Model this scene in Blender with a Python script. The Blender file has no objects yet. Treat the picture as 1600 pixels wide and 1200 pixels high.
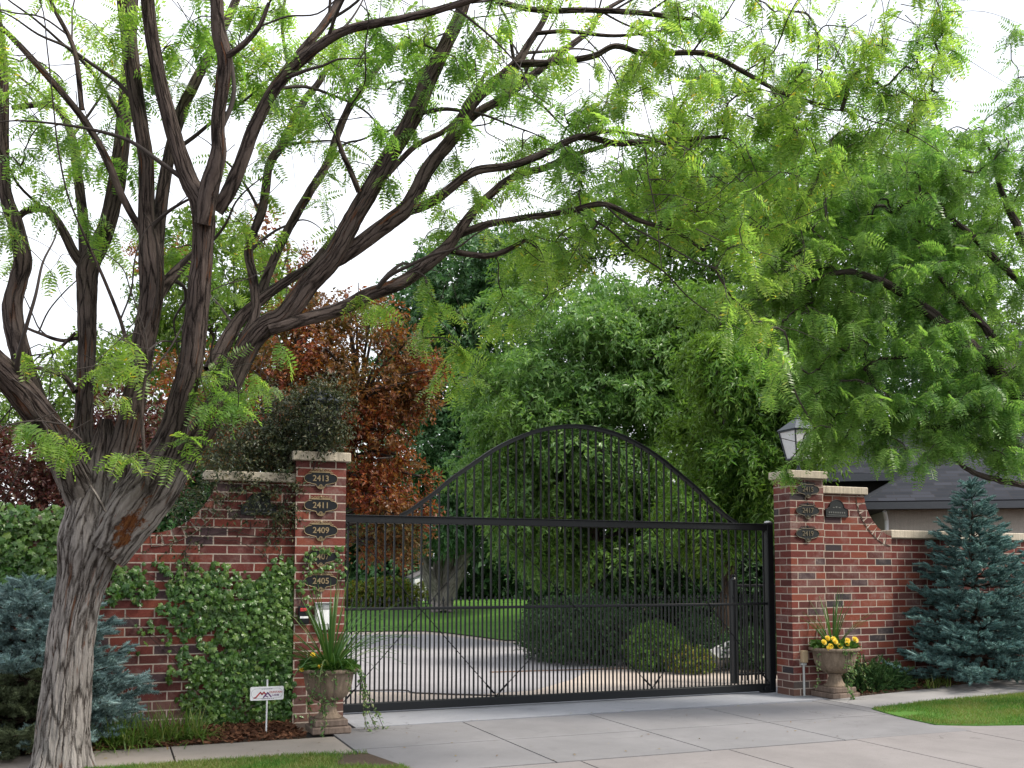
import bpy, math, numpy as np
from mathutils import noise as mnoise, Vector
rng = np.random.default_rng(7)
PI = math.pi
sc = bpy.context.scene
COL = sc.collection

# ------------------------------------------------------------------ camera
f = 1556.; tilt = math.radians(4.4); th = math.atan(1556 / 3900.)
cyp = 896 - f * math.tan(tilt)
Rv = np.array([math.cos(th), -math.sin(th), 0]); fwd = np.array([math.sin(th), math.cos(th), 0]); Zv = np.array([0, 0, 1.])
Fv = fwd * math.cos(tilt) + Zv * math.sin(tilt); Uv = Zv * math.cos(tilt) - fwd * math.sin(tilt)
CAM = np.array([-2.571, -11.7, 1.71])
cd = bpy.data.cameras.new('camera'); cam = bpy.data.objects.new('camera', cd); COL.objects.link(cam)
cam.location = CAM; cam.rotation_euler = (PI / 2 + tilt, 0, -th)
cd.sensor_width = 36; cd.lens = f / 1600 * 36; cd.shift_y = (cyp - 600) / 1600; cd.clip_end = 3000
sc.camera = cam

def ray(u, v): return Fv + Rv * (u - 800) / f + Uv * (cyp - v) / f
def at(u, v, d): return CAM + ray(u, v) * d
def onY(u, v, y):
    r = ray(u, v); return CAM + r * ((y - CAM[1]) / r[1])
def gz(x): return max(0., x - 6.5) * .045
def ground(u, v):
    z = 0.
    for _ in range(6):
        r = ray(u, v); p = CAM + r * ((z - CAM[2]) / r[2]); z = gz(p[0])
    return p

# ------------------------------------------------------------------ helpers
def nrm(a): return a / np.maximum(np.linalg.norm(a, axis=-1, keepdims=True), 1e-9)

def make_mesh(name, parts, mats, smooth=False, attrs=None):
    """parts: list of (verts, faces(M,k) or list of lists, material index[, uv per loop])"""
    V = []; loops = []; starts = []; mi = []; uvs = []; off = 0; lo = 0; anyuv = any(len(p) > 3 and p[3] is not None for p in parts)
    for p in parts:
        v, fc, m = p[0], p[1], p[2]
        v = np.asarray(v, float).reshape(-1, 3); V.append(v)
        if isinstance(fc, np.ndarray):
            k = fc.shape[1]; loops.append((fc + off).ravel()); starts.append(lo + np.arange(len(fc)) * k); n = fc.size; nf = len(fc)
        else:
            ls = [i + off for q in fc for i in q]; loops.append(np.array(ls, int)); lens = np.array([len(q) for q in fc], int)
            starts.append(lo + np.concatenate([[0], np.cumsum(lens)[:-1]]).astype(int)); n = len(ls); nf = len(fc)
        mi.append(np.full(nf, m, int)); lo += n; off += len(v)
        if anyuv:
            uvs.append(np.asarray(p[3], float).reshape(-1, 2) if len(p) > 3 and p[3] is not None else np.zeros((n, 2)))
    V = np.concatenate(V); loops = np.concatenate(loops).astype(np.int32); starts = np.concatenate(starts).astype(np.int32); mi = np.concatenate(mi).astype(np.int32)
    me = bpy.data.meshes.new(name)
    me.vertices.add(len(V)); me.vertices.foreach_set('co', V.astype(np.float32).ravel())
    me.loops.add(len(loops)); me.loops.foreach_set('vertex_index', loops)
    me.polygons.add(len(starts)); me.polygons.foreach_set('loop_start', starts)
    me.polygons.foreach_set('material_index', mi)
    me.polygons.foreach_set('use_smooth', np.full(len(starts), bool(smooth)))
    me.update(calc_edges=True)
    if anyuv:
        ul = me.uv_layers.new(name='UVMap'); ul.data.foreach_set('uv', np.concatenate(uvs).astype(np.float32).ravel())
    for k, a in (attrs or {}).items():
        at_ = me.attributes.new(k, 'FLOAT', 'POINT'); at_.data.foreach_set('value', np.asarray(a, np.float32))
    for m in (mats if isinstance(mats, (list, tuple)) else [mats]): me.materials.append(m)
    me.validate()
    return me

def link(name, me, parent=None, loc=None, rot=None):
    o = bpy.data.objects.new(name, me); COL.objects.link(o)
    if parent is not None:
        o.parent = parent
    if loc is not None: o.location = loc
    if rot is not None: o.rotation_euler = rot
    return o
def obj(name, parts, mats, parent=None, smooth=False, attrs=None):
    """world-space parts; children keep world coordinates because parents made by thing() may be moved: verts are made local"""
    if parent is not None:
        T = np.array(parent['_o']) if '_o' in parent else np.zeros(3)
        parts = [(np.asarray(p[0], float).reshape(-1, 3) - T,) + tuple(p[1:]) for p in parts]
    o = link(name, make_mesh(name, parts, mats, smooth, attrs), parent)
    if parent is not None and '_o' in parent:
        o['_o'] = list(parent['_o'])
    return o
ALLT = []
def tag(o, label=None, cat=None, group=None, kind=None):
    if label: o['label'] = label
    if cat: o['category'] = cat
    if group: o['group'] = group
    if kind: o['kind'] = kind
    ALLT.append(o); return o
def thing(name, label, cat, loc=(0, 0, 0), group=None):
    o = bpy.data.objects.new(name, None); COL.objects.link(o); o.location = loc; o.empty_display_size = .2
    o['_o'] = [float(x) for x in loc]
    return tag(o, label, cat, group)
def structure(name, parts, mats, smooth=False): return tag(obj(name, parts, mats, None, smooth), kind='structure')

BOXF = np.array([[0, 3, 2, 1], [4, 5, 6, 7], [0, 1, 5, 4], [1, 2, 6, 5], [2, 3, 7, 6], [3, 0, 4, 7]])
def uvbox(v, faces):
    """box-projected UV in metres for polygons"""
    out = []
    for q in faces:
        p = v[list(q)]; n = np.zeros(3)
        for i in range(len(p)):
            a, b = p[i], p[(i + 1) % len(p)]; n += np.cross(a, b)
        k = np.argmax(np.abs(n))
        out.append(p[:, [1, 2]] if k == 0 else (p[:, [0, 2]] if k == 1 else p[:, [0, 1]]))
    return np.concatenate(out)
def box(x0, x1, y0, y1, z0, z1, m=0, uv=False):
    v = np.array([[x0, y0, z0], [x1, y0, z0], [x1, y1, z0], [x0, y1, z0], [x0, y0, z1], [x1, y0, z1], [x1, y1, z1], [x0, y1, z1]], float)
    return (v, BOXF, m, uvbox(v, BOXF)) if uv else (v, BOXF, m)
def bevbox(x0, x1, y0, y1, z0, z1, b=.008, m=0):
    """box with chamfered edges"""
    import itertools
    v = []; idx = {}
    X = (x0, x1); Y = (y0, y1); Z = (z0, z1)
    for c in itertools.product((0, 1), repeat=3):
        s = [1 if q == 0 else -1 for q in c]; p = np.array([X[c[0]], Y[c[1]], Z[c[2]]], float)
        for ax in range(3):
            q = p.copy()
            for k in range(3):
                if k != ax: q[k] += s[k] * b
            idx[c + (ax,)] = len(v); v.append(q)      # vertex lies ON the edge parallel.. face normals handled below
    # vertices: for each corner three points; face with normal axis ax uses points offset in the other two axes
    fc = []
    for ax in range(3):
        o1, o2 = [k for k in range(3) if k != ax]
        for sgn in (0, 1):
            q = []
            for (a, b_) in ((0, 0), (1, 0), (1, 1), (0, 1)):
                c = [0, 0, 0]; c[ax] = sgn; c[o1] = a; c[o2] = b_; q.append(idx[tuple(c) + (ax,)])
            flip = (sgn == 0) ^ (ax == 1)
            fc.append(q[::-1] if flip else q)
    for ax in range(3):
        o1, o2 = [k for k in range(3) if k != ax]
        for a in (0, 1):
            for b_ in (0, 1):
                c0 = [0, 0, 0]; c0[o1] = a; c0[o2] = b_; c1 = list(c0); c1[ax] = 1
                fc.append([idx[tuple(c0) + (o1,)], idx[tuple(c1) + (o1,)], idx[tuple(c1) + (o2,)], idx[tuple(c0) + (o2,)]])
    for c in itertools.product((0, 1), repeat=3): fc.append([idx[c + (0,)], idx[c + (1,)], idx[c + (2,)]])
    return (np.array(v), fc, m)
def prism_xz(poly, y0, y1, m=0, uv=False):
    """poly (x,z) counter-clockwise seen from -Y (front)"""
    n = len(poly); p = np.array(poly, float)
    v = np.concatenate([np.c_[p[:, 0], np.full(n, y0), p[:, 1]], np.c_[p[:, 0], np.full(n, y1), p[:, 1]]])
    fc = [list(range(n)), list(range(2 * n - 1, n - 1, -1))] + [[i, i + n, (i + 1) % n + n, (i + 1) % n] for i in range(n)]
    return (v, fc, m, uvbox(v, fc)) if uv else (v, fc, m)
def slab(poly, z, t, m=0, zf=None):
    """horizontal slab; poly (x,y) ccw; top at z (+zf(x))"""
    n = len(poly); p = np.array(poly, float); zz = np.array([z + (zf(x) if zf else 0) for x, y in poly])
    v = np.concatenate([np.c_[p, zz], np.c_[p, zz - t]])
    fc = [list(range(n)), list(range(2 * n - 1, n - 1, -1))] + [[i, i + n, (i + 1) % n + n, (i + 1) % n] for i in range(n)]
    return (v, fc, m)
def tube(pts, rad, n=8, m=0, cap=True, squash=None):
    P = np.asarray(pts, float); r = np.broadcast_to(np.asarray(rad, float), (len(P),))
    T = nrm(np.gradient(P, axis=0)); N = np.zeros_like(P)
    a = np.array([0, 0, 1.]) if abs(T[0, 2]) < .9 else np.array([1., 0, 0])
    x = nrm(np.cross(T[0], a)); N[0] = x
    for i in range(1, len(P)):
        x = x - T[i] * np.dot(x, T[i]); x = x / max(np.linalg.norm(x), 1e-9); N[i] = x
    B = np.cross(T, N); ang = np.arange(n) * 2 * PI / n
    v = P[:, None] + r[:, None, None] * (np.cos(ang)[None, :, None] * N[:, None] + np.sin(ang)[None, :, None] * B[:, None])
    L = len(P); i = np.arange(L - 1)[:, None]; j = np.arange(n)[None]; j2 = (j + 1) % n
    fc = np.stack([i * n + j, i * n + j2, (i + 1) * n + j2, (i + 1) * n + j], -1).reshape(-1, 4)
    v = v.reshape(-1, 3)
    if cap:
        fl = [list(q) for q in fc.tolist()] + [list(range(n))[::-1], list(range((L - 1) * n, L * n))]
        return (v, fl, m)
    return (v, fc, m)
def lathe(prof, n=40, c=(0, 0), m=0, rmod=None):
    prof = np.array(prof, float); a = np.arange(n) * 2 * PI / n
    v = []
    for r, z in prof:
        rr = r * (1 + (rmod(a, z) if rmod else 0)); v.append(np.c_[c[0] + rr * np.cos(a), c[1] + rr * np.sin(a), np.full(n, z)])
    L = len(prof); i = np.arange(L - 1)[:, None]; j = np.arange(n)[None]; j2 = (j + 1) % n
    fc = np.stack([i * n + j, i * n + j2, (i + 1) * n + j2, (i + 1) * n + j], -1).reshape(-1, 4).tolist()
    fc += [list(range(n))[::-1], list(range((L - 1) * n, L * n))]
    return (np.concatenate(v), fc, m)
def crom(P, k=6):
    P = np.asarray(P, float); Q = np.vstack([2 * P[0] - P[1], P, 2 * P[-1] - P[-2]]); out = []
    for i in range(1, len(Q) - 2):
        for s in np.arange(k) / k:
            a, b, c, d = Q[i - 1], Q[i], Q[i + 1], Q[i + 2]
            out.append(.5 * (2 * b + (c - a) * s + (2 * a - 5 * b + 4 * c - d) * s * s + (3 * b - a - 3 * c + d) * s ** 3))
    out.append(P[-1]); return np.array(out)
def text_mesh(s, size, m=0, ext=.004, align='CENTER', bold=0.):
    cu = bpy.data.curves.new('t', 'FONT'); cu.body = s; cu.size = size; cu.extrude = ext; cu.align_x = align; cu.align_y = 'CENTER'; cu.offset = bold; cu.resolution_u = 3
    o = bpy.data.objects.new('t', cu); COL.objects.link(o); dg = bpy.context.evaluated_depsgraph_get()
    me = bpy.data.meshes.new_from_object(o.evaluated_get(dg)); v = np.array([x.co[:] for x in me.vertices]); fc = [list(p.vertices) for p in me.polygons]
    bpy.data.objects.remove(o); bpy.data.curves.remove(cu); bpy.data.meshes.remove(me)
    # text XY -> world XZ facing -Y
    return (np.c_[v[:, 0], -v[:, 2], v[:, 1]], fc, m)
def mv(part, d, s=1.): return (np.asarray(part[0]) * s + np.asarray(d),) + tuple(part[1:])

# ------------------------------------------------------------------ materials
class NT:
    def __init__(s, name):
        s.m = bpy.data.materials.new(name); s.m.use_nodes = True; s.t = s.m.node_tree; s.t.nodes.clear()
        s.out = s.n('ShaderNodeOutputMaterial')
    def n(s, typ, ins=None, **kw):
        nd = s.t.nodes.new(typ)
        for k, v in kw.items(): setattr(nd, k, v)
        for k, v in (ins or {}).items():
            sk = nd.inputs[k]
            if isinstance(v, bpy.types.NodeSocket): s.t.links.new(v, sk)
            else: sk.default_value = v
        return nd
    def math(s, op, a, b=0., c=None):
        ins = {0: a, 1: b}
        if c is not None: ins[2] = c
        return s.n('ShaderNodeMath', ins, operation=op).outputs[0]
    def mix(s, fac, a, b, mode='MIX'):
        nd = s.n('ShaderNodeMix', data_type='RGBA', blend_type=mode)
        for k, v in ((0, fac), (6, a), (7, b)):
            if isinstance(v, bpy.types.NodeSocket): s.t.links.new(v, nd.inputs[k])
            else: nd.inputs[k].default_value = (v if k == 0 else (tuple(v) + (1,))[:4])
        return nd.outputs[2]
    def ramp(s, fac, stops, interp='LINEAR'):
        nd = s.n('ShaderNodeValToRGB', {0: fac}); cr = nd.color_ramp; cr.interpolation = interp
        while len(cr.elements) < len(stops): cr.elements.new(.5)
        for e, (p, c) in zip(cr.elements, stops): e.position = p; e.color = (tuple(c) + (1,))[:4] if not isinstance(c, (int, float)) else (c, c, c, 1)
        return nd.outputs[0]
    def noise(s, vec, scale, detail=4, rough=.55, dist=0.):
        ins = {'Scale': scale, 'Detail': detail, 'Roughness': rough, 'Distortion': dist}
        if vec is not None: ins['Vector'] = vec
        return s.n('ShaderNodeTexNoise', ins).outputs[0]
    def geo(s): return s.n('ShaderNodeNewGeometry')
    def pos(s): return s.n('ShaderNodeNewGeometry').outputs['Position']
    def uv(s): return s.n('ShaderNodeUVMap').outputs[0]
    def scaled(s, vec, sx, sy, sz): return s.n('ShaderNodeMapping', {'Vector': vec, 'Scale': (sx, sy, sz)}).outputs[0]
    def bump(s, h, strength=.5, dist=.01): return s.n('ShaderNodeBump', {'Height': h, 'Strength': strength, 'Distance': dist}).outputs[0]
    def principled(s, color, rough=.7, normal=None, metal=0., spec=.5, **kw):
        ins = {'Roughness': rough, 'Metallic': metal, 'Specular IOR Level': spec}
        if isinstance(color, bpy.types.NodeSocket): ins['Base Color'] = color
        else: ins['Base Color'] = (tuple(color) + (1,))[:4]
        if normal is not None: ins['Normal'] = normal
        ins.update(kw)
        nd = s.n('ShaderNodeBsdfPrincipled', ins); s.t.links.new(nd.outputs[0], s.out.inputs[0]); return nd

def leaf_mat(name, stops, trans=.4, rough=.45, spec=.4, patch=None, tint=1.3, pscale=.7, mottle=0.):
    """stops: colour ramp over a per-leaf random number; patch: colour to mix in large soft patches"""
    t = NT(name); g = t.geo(); r = g.outputs['Random Per Island']
    c = t.ramp(r, stops)
    if patch:
        nz = t.noise(g.outputs['Position'], pscale, 2); c = t.mix(t.ramp(nz, [(.42, 0.), (.6, 1.)]), c, t.ramp(r, patch))
    if mottle: c = t.mix(mottle, c, t.ramp(t.noise(g.outputs['Position'], 13., 3, .6), [(.32, .4), (.62, 1.4)]), 'MULTIPLY')
    p = t.n('ShaderNodeBsdfPrincipled', {'Base Color': c, 'Roughness': rough, 'Specular IOR Level': spec})
    tc = t.mix(1., c, (tint, tint * 1.05, tint * .55), 'MULTIPLY')
    tr = t.n('ShaderNodeBsdfTranslucent', {'Color': tc})
    mx = t.n('ShaderNodeMixShader', {0: trans, 1: p.outputs[0], 2: tr.outputs[0]})
    t.t.links.new(mx.outputs[0], t.out.inputs[0]); return t.m

def brick_mat():
    t = NT('red brick'); uv = t.uv(); sp = t.n('ShaderNodeSeparateXYZ', {0: uv})
    L, Hh, jt = .305, .1016, .0135
    wob = t.math('MULTIPLY', t.math('SUBTRACT', t.noise(uv, 9., 2), .5), .010)
    u = t.math('ADD', sp.outputs[0], wob); v = t.math('ADD', sp.outputs[1], t.math('MULTIPLY', wob, .6))
    row = t.math('FLOOR', t.math('DIVIDE', v, Hh)); odd = t.math('MULTIPLY', t.math('MODULO', t.math('ABSOLUTE', row), 2.), .5)
    uu = t.math('ADD', t.math('DIVIDE', u, L), odd); colm = t.math('FLOOR', uu)
    fu = t.math('MULTIPLY', t.math('FRACT', uu), L); fv = t.math('MULTIPLY', t.math('FRACT', t.math('DIVIDE', v, Hh)), Hh)
    du = t.math('MINIMUM', fu, t.math('SUBTRACT', L, fu)); dv = t.math('MINIMUM', fv, t.math('SUBTRACT', Hh, fv))
    dd = t.math('MINIMUM', du, dv)
    dd = t.math('ADD', dd, t.math('MULTIPLY', t.math('SUBTRACT', t.noise(uv, 70., 3), .5), .004))
    mask = t.n('ShaderNodeMapRange', {0: dd, 1: jt / 2 - .0012, 2: jt / 2 + .0022}, interpolation_type='SMOOTHSTEP').outputs[0]   # 1 = brick
    cid = t.n('ShaderNodeCombineXYZ', {0: colm, 1: row, 2: 3.7}).outputs[0]
    wn = t.n('ShaderNodeTexWhiteNoise', {'Vector': cid}, noise_dimensions='3D'); rv = wn.outputs[0]
    bc = t.ramp(rv, [(0., (.085, .026, .023)), (.2, (.125, .031, .026)), (.42, (.16, .042, .031)), (.62, (.115, .034, .031)), (.74, (.19, .056, .036)), (.84, (.135, .062, .056)), (.9, (.062, .040, .046)), (.96, (.04, .035, .041)), (1., (.05, .041, .045))], 'CONSTANT')
    bc = t.mix(1., bc, (1.05, .98, .95), 'MULTIPLY'); bc = t.mix(.75, bc, t.ramp(t.noise(uv, 55., 5, .65), [(.3, .58), (.75, 1.32)]), 'MULTIPLY')
    # pale efflorescence and weathering with its own shape
    ef = t.math('MULTIPLY', t.ramp(t.noise(uv, 2.6, 6, .62, .4), [(.50, 0.), (.70, .6)]), t.ramp(t.noise(uv, 26., 4), [(.35, .2), (.65, 1.)]))
    bc = t.mix(ef, bc, (.30, .235, .215))
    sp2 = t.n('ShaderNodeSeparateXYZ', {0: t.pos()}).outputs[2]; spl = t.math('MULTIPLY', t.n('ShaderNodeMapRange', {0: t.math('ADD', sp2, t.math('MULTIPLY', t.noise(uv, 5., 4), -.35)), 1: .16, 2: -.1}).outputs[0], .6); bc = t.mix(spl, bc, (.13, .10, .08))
    specks = t.ramp(t.noise(uv, 95., 2), [(.73, 0.), (.77, .5)]); bc = t.mix(specks, bc, (.42, .37, .33))
    mc = t.mix(t.noise(uv, 18., 4), (.30, .245, .205), (.47, .40, .34))
    col = t.mix(mask, mc, bc)
    h = t.math('ADD', mask, t.math('MULTIPLY', t.noise(uv, 130., 4, .7), .35))
    t.principled(col, t.math('ADD', .82, t.math('MULTIPLY', rv, .1)), t.bump(h, .7, .006), spec=.3); return t.m
def concrete_mat(name, c0, c1, scale=1., rough=.85, stain=.35):
    t = NT(name); p = t.pos()
    c = t.mix(t.noise(p, 1.3 * scale, 5, .6), c0, c1)
    c = t.mix(.55, c, t.ramp(t.noise(p, 130., 3, .7), [(.25, .72), (.8, 1.28)]), 'MULTIPLY')
    c = t.mix(stain, c, t.ramp(t.noise(p, .55, 6, .65, .6), [(.35, .62), (.62, 1.15)]), 'MULTIPLY')
    c = t.mix(stain * .6, c, t.ramp(t.noise(p, 4.5, 6, .7), [(.35, .75), (.65, 1.12)]), 'MULTIPLY')
    c = t.mix(t.ramp(t.noise(p, 2.3, 7, .72, .8), [(.60, 0.), (.74, .5)]), c, tuple(.6 * x for x in c0))
    crk = t.n('ShaderNodeTexVoronoi', {'Vector': t.n('ShaderNodeVectorMath', {0: p, 1: t.n('ShaderNodeTexNoise', {'Vector': p, 'Scale': 1.6, 'Detail': 4.}).outputs[1]}, operation='ADD').outputs[0], 'Scale': .42}, feature='DISTANCE_TO_EDGE').outputs[0]
    c = t.mix(t.math('MULTIPLY', t.ramp(crk, [(.0, .55), (.0035, 0.)]), t.ramp(t.noise(p, .5, 2), [(.56, 0.), (.6, 1.)])), c, (.04, .035, .033))
    c = t.mix(t.ramp(t.noise(p, 9., 3), [(.68, 0.), (.76, .45)]), c, tuple(.55 * x for x in c0))
    t.principled(c, rough, t.bump(t.noise(p, 160., 4, .7), .25, .004), spec=.35); return t.m
def stone_mat(name, c0, c1, streak=.4):
    t = NT(name); p = t.pos()
    c = t.mix(t.noise(p, 5., 6, .65), c0, c1)
    c = t.mix(streak, c, t.ramp(t.noise(t.scaled(p, 22., 22., 2.), 1.5, 5), [(.35, .38), (.6, 1.15)]), 'MULTIPLY')
    c = t.mix(.5, c, t.ramp(t.noise(p, 60., 4), [(.3, .7), (.7, 1.2)]), 'MULTIPLY')
    t.principled(c, .9, t.bump(t.noise(p, 45., 6, .7), .5, .006), spec=.25); return t.m
def paint_mat(name, c, rough=.4, metal=0., nscale=40., var=.25, spec=.5):
    t = NT(name); p = t.pos(); col = t.mix(var, c, t.ramp(t.noise(p, 6., 5), [(.3, .55), (.7, 1.5)]), 'MULTIPLY')
    col = t.mix(1., col, c, 'MIX') if var == 0 else col
    r = t.n('ShaderNodeMapRange', {0: t.noise(p, nscale, 3), 3: rough - .1, 4: rough + .15}).outputs[0]
    t.principled(col, r, t.bump(t.noise(p, nscale * 3, 2), .06, .002), metal=metal, spec=spec); return t.m
def bark_mat(name, furrow, plate, orange=None, wound=None, k=1., upper=None):
    t = NT(name); uv = t.uv(); p = t.pos()
    a = t.n('ShaderNodeAttribute', attribute_name='bark').outputs['Fac']
    w1 = t.noise(uv, 3.2, 4, .6); wv = t.n('ShaderNodeVectorMath', {0: t.n('ShaderNodeCombineXYZ', {0: w1, 1: t.noise(uv, 2.1, 3), 2: 0.}).outputs[0], 3: .10}, operation='SCALE').outputs[0]
    uw = t.n('ShaderNodeVectorMath', {0: uv, 1: wv}, operation='ADD').outputs[0]
    def plates(su, sv, lo, hi):
        v = t.n('ShaderNodeTexVoronoi', {'Vector': t.scaled(uw, su, sv, 1.), 'Scale': 1., 'Randomness': 1.}, feature='DISTANCE_TO_EDGE').outputs[0]
        v = t.math('ADD', v, t.math('MULTIPLY', t.math('SUBTRACT', t.noise(uv, 60., 4, .7), .5), .16))
        return t.n('ShaderNodeMapRange', {0: v, 1: lo, 2: hi}, interpolation_type='SMOOTHSTEP').outputs[0]
    A = plates(13. * k, 2.3 * k, .005, .15); B = plates(33. * k, 6. * k, .0, .22)
    fine = t.noise(t.scaled(uv, 60., 9., 1.), 2., 6, .75, .6)
    h = t.math('ADD', t.math('MULTIPLY', A, .52), t.math('ADD', t.math('MULTIPLY', B, .22), t.math('MULTIPLY', fine, .40)))
    h = t.math('ADD', h, t.math('MULTIPLY', t.math('SUBTRACT', a, .6), .25))
    c = t.ramp(h, [(.22, furrow), (.55, tuple(.45 * x + .55 * y for x, y in zip(furrow, plate))), (.92, plate)])
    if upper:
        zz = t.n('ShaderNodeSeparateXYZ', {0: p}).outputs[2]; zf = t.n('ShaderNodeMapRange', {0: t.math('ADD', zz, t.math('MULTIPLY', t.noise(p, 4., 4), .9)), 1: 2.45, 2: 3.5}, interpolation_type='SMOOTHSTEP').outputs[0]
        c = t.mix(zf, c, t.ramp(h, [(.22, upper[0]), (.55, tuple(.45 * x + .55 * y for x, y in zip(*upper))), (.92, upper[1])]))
    c = t.mix(.55, c, t.ramp(t.noise(p, 3., 5, .6), [(.3, .5), (.7, 1.4)]), 'MULTIPLY')
    if orange:
        o = t.math('MULTIPLY', t.ramp(t.noise(t.scaled(uv, 9., 1.0, 1.), 2.2, 5, .6, .5), [(.58, 0.), (.65, 1.)]), t.ramp(t.noise(p, 1.9, 2), [(.46, 0.), (.60, .9)]))
        c = t.mix(o, c, t.mix(fine, (.05, .018, .01), orange))
    if wound is not None:
        # exposed orange wood along the old pruning wound on the crotch
        d = t.n('ShaderNodeVectorMath', {0: p, 1: tuple(wound[0])}, operation='SUBTRACT').outputs[0]
        ax = tuple(wound[1]); ay = tuple(np.cross(Fv, np.array(ax)))
        q1 = t.n('ShaderNodeVectorMath', {0: d, 1: ax}, operation='DOT_PRODUCT').outputs['Value']; q2 = t.n('ShaderNodeVectorMath', {0: d, 1: ay}, operation='DOT_PRODUCT').outputs['Value']; q3 = t.n('ShaderNodeVectorMath', {0: d, 1: tuple(Fv)}, operation='DOT_PRODUCT').outputs['Value']
        ln = t.n('ShaderNodeVectorMath', {0: t.n('ShaderNodeCombineXYZ', {0: t.math('MULTIPLY', q1, 2.9), 1: t.math('MULTIPLY', q2, 9.5), 2: t.math('MULTIPLY', q3, 2.6)}).outputs[0]}, operation='LENGTH').outputs['Value']
        ln = t.math('ADD', ln, t.math('MULTIPLY', t.math('SUBTRACT', t.noise(p, 9., 6, .7), .5), 2.6))
        w = t.ramp(ln, [(.62, 1.), (.82, 0.)])
        c = t.mix(w, c, t.ramp(t.noise(t.scaled(uv, 26., 5., 1.), 2., 6, .75, 1.), [(.3, (.025, .012, .008)), (.48, (.12, .042, .016)), (.64, (.20, .085, .03)), (.8, (.30, .19, .11))]))
    t.principled(c, .92, t.bump(h, .9, .022), spec=.15); return t.m
def plain(name, c, rough=.6, metal=0., spec=.5):
    t = NT(name); p = t.pos(); col = t.mix(.3, c, t.ramp(t.noise(p, 30., 3), [(.3, .75), (.7, 1.2)]), 'MULTIPLY'); t.principled(col, rough, None, metal, spec); return t.m

M = {}
M['brick'] = brick_mat()
M['limestone'] = stone_mat('limestone coping', (.40, .35, .27), (.56, .50, .41))
M['urn'] = stone_mat('cast stone', (.15, .11, .08), (.28, .22, .165), .4)
M['pedestal'] = stone_mat('weathered cast stone', (.11, .085, .07), (.24, .18, .145), .5)
M['apron'] = concrete_mat('driveway concrete', (.155, .153, .16), (.212, .206, .212))
M['track'] = concrete_mat('washed concrete', (.215, .225, .25), (.31, .315, .34), 2., stain=.25)
M['walk'] = concrete_mat('sidewalk concrete', (.25, .22, .19), (.325, .285, .25))
M['walkg'] = concrete_mat('grey sidewalk concrete', (.235, .23, .232), (.31, .30, .298))
M['inner_sunlit'] = concrete_mat('sunlit-tone driveway concrete', (.42, .35, .30), (.51, .44, .385), stain=.3)  # inner drive where sun falls, sunlight put into the colour
M['street'] = concrete_mat('pinkish apron concrete', (.18, .166, .165), (.238, .22, .218))
M['inner_shaded'] = concrete_mat('shaded-tone driveway concrete', (.28, .268, .28), (.36, .345, .358), stain=.35)  # same drive in shade, the shade put into the colour
M['joint'] = plain('joint filler', (.035, .03, .028), .95)
M['soil'] = stone_mat('soil', (.05, .035, .025), (.09, .065, .045))
M['mulch'] = leaf_mat('bark mulch', [(0, (.05, .022, .013)), (.5, (.10, .042, .022)), (1, (.16, .075, .04))], 0., .9, .2)
M['iron'] = paint_mat('black painted steel', (.006, .0075, .0095), .42, spec=.28)
M['rod'] = plain('dark rod', (.012, .013, .015), .8, 0., .1)
M['plaque'] = paint_mat('black enamel', (.008, .009, .011), .35, spec=.22)
M['plaque_old'] = paint_mat('weathered black enamel', (.016, .019, .02), .55, spec=.25)
M['gold'] = paint_mat('antique gold paint', (.24, .18, .10), .55, .3)
M['gold_old'] = paint_mat('tarnished gold paint', (.12, .10, .065), .6, .3)
M['white'] = plain('white enamel', (.78, .79, .80), .35)
M['greybox'] = plain('grey plastic', (.42, .43, .42), .5)
M['steel'] = plain('galvanised steel', (.45, .46, .46), .4, .7)
M['red'] = plain('red print', (.42, .03, .03), .5)
M['purple'] = plain('purple print', (.10, .012, .14), .5)
M['darkprint'] = plain('grey print', (.22, .22, .27), .6)
M['tanbox'] = plain('tan plastic', (.42, .32, .20), .6)
M['frost'] = plain('frosted glass', (.62, .63, .66), .3)

M['twig'] = plain('dark twig bark', (.035, .026, .022), .85)
# ------------------------------------------------------------------ foliage machinery
def frames(d, up=None, jitter=.6, n=None):
    d = nrm(d)
    if n is None: n = np.array([0, 0, 1.]) + rng.normal(0, jitter, d.shape)
    n = nrm(n - d * np.sum(n * d, -1, keepdims=True)); s = np.cross(d, n); return d, s, n
def place(tv, tf, p, d, s, n, size):
    """template verts (x side, y along, z normal) copied to N frames"""
    N = len(p); K = len(tv); size = np.broadcast_to(np.asarray(size, float), (N,))[:, None, None]
    v = p[:, None] + size * (tv[None, :, 0:1] * s[:, None] + tv[None, :, 1:2] * d[:, None] + tv[None, :, 2:3] * n[:, None])
    fc = (tf[None] + (np.arange(N) * K)[:, None, None]).reshape(-1, tf.shape[1]); return v.reshape(-1, 3), fc
def simple_leaf(w=.4, fold=.08, droop=.12):
    tv = np.array([[0, 0, 0], [w / 2, .42, fold], [0, 1, -droop], [-w / 2, .42, fold]]); return tv, np.array([[0, 1, 2], [0, 2, 3]])
def lobed_leaf():
    """three-lobed ivy leaf"""
    o = [(.0, .0), (.28, -.1), (.52, .12), (.40, .36), (.58, .62), (.25, .62), (0, 1.), (-.25, .62), (-.58, .62), (-.40, .36), (-.52, .12), (-.28, -.1)]
    tv = np.array([(0, .35, .06)] + [(x, y, -.10 * abs(x) - .08 * y) for x, y in o]); n = len(o)
    return tv, np.array([[0, 1 + i, 1 + (i + 1) % n] for i in range(n)])
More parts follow.
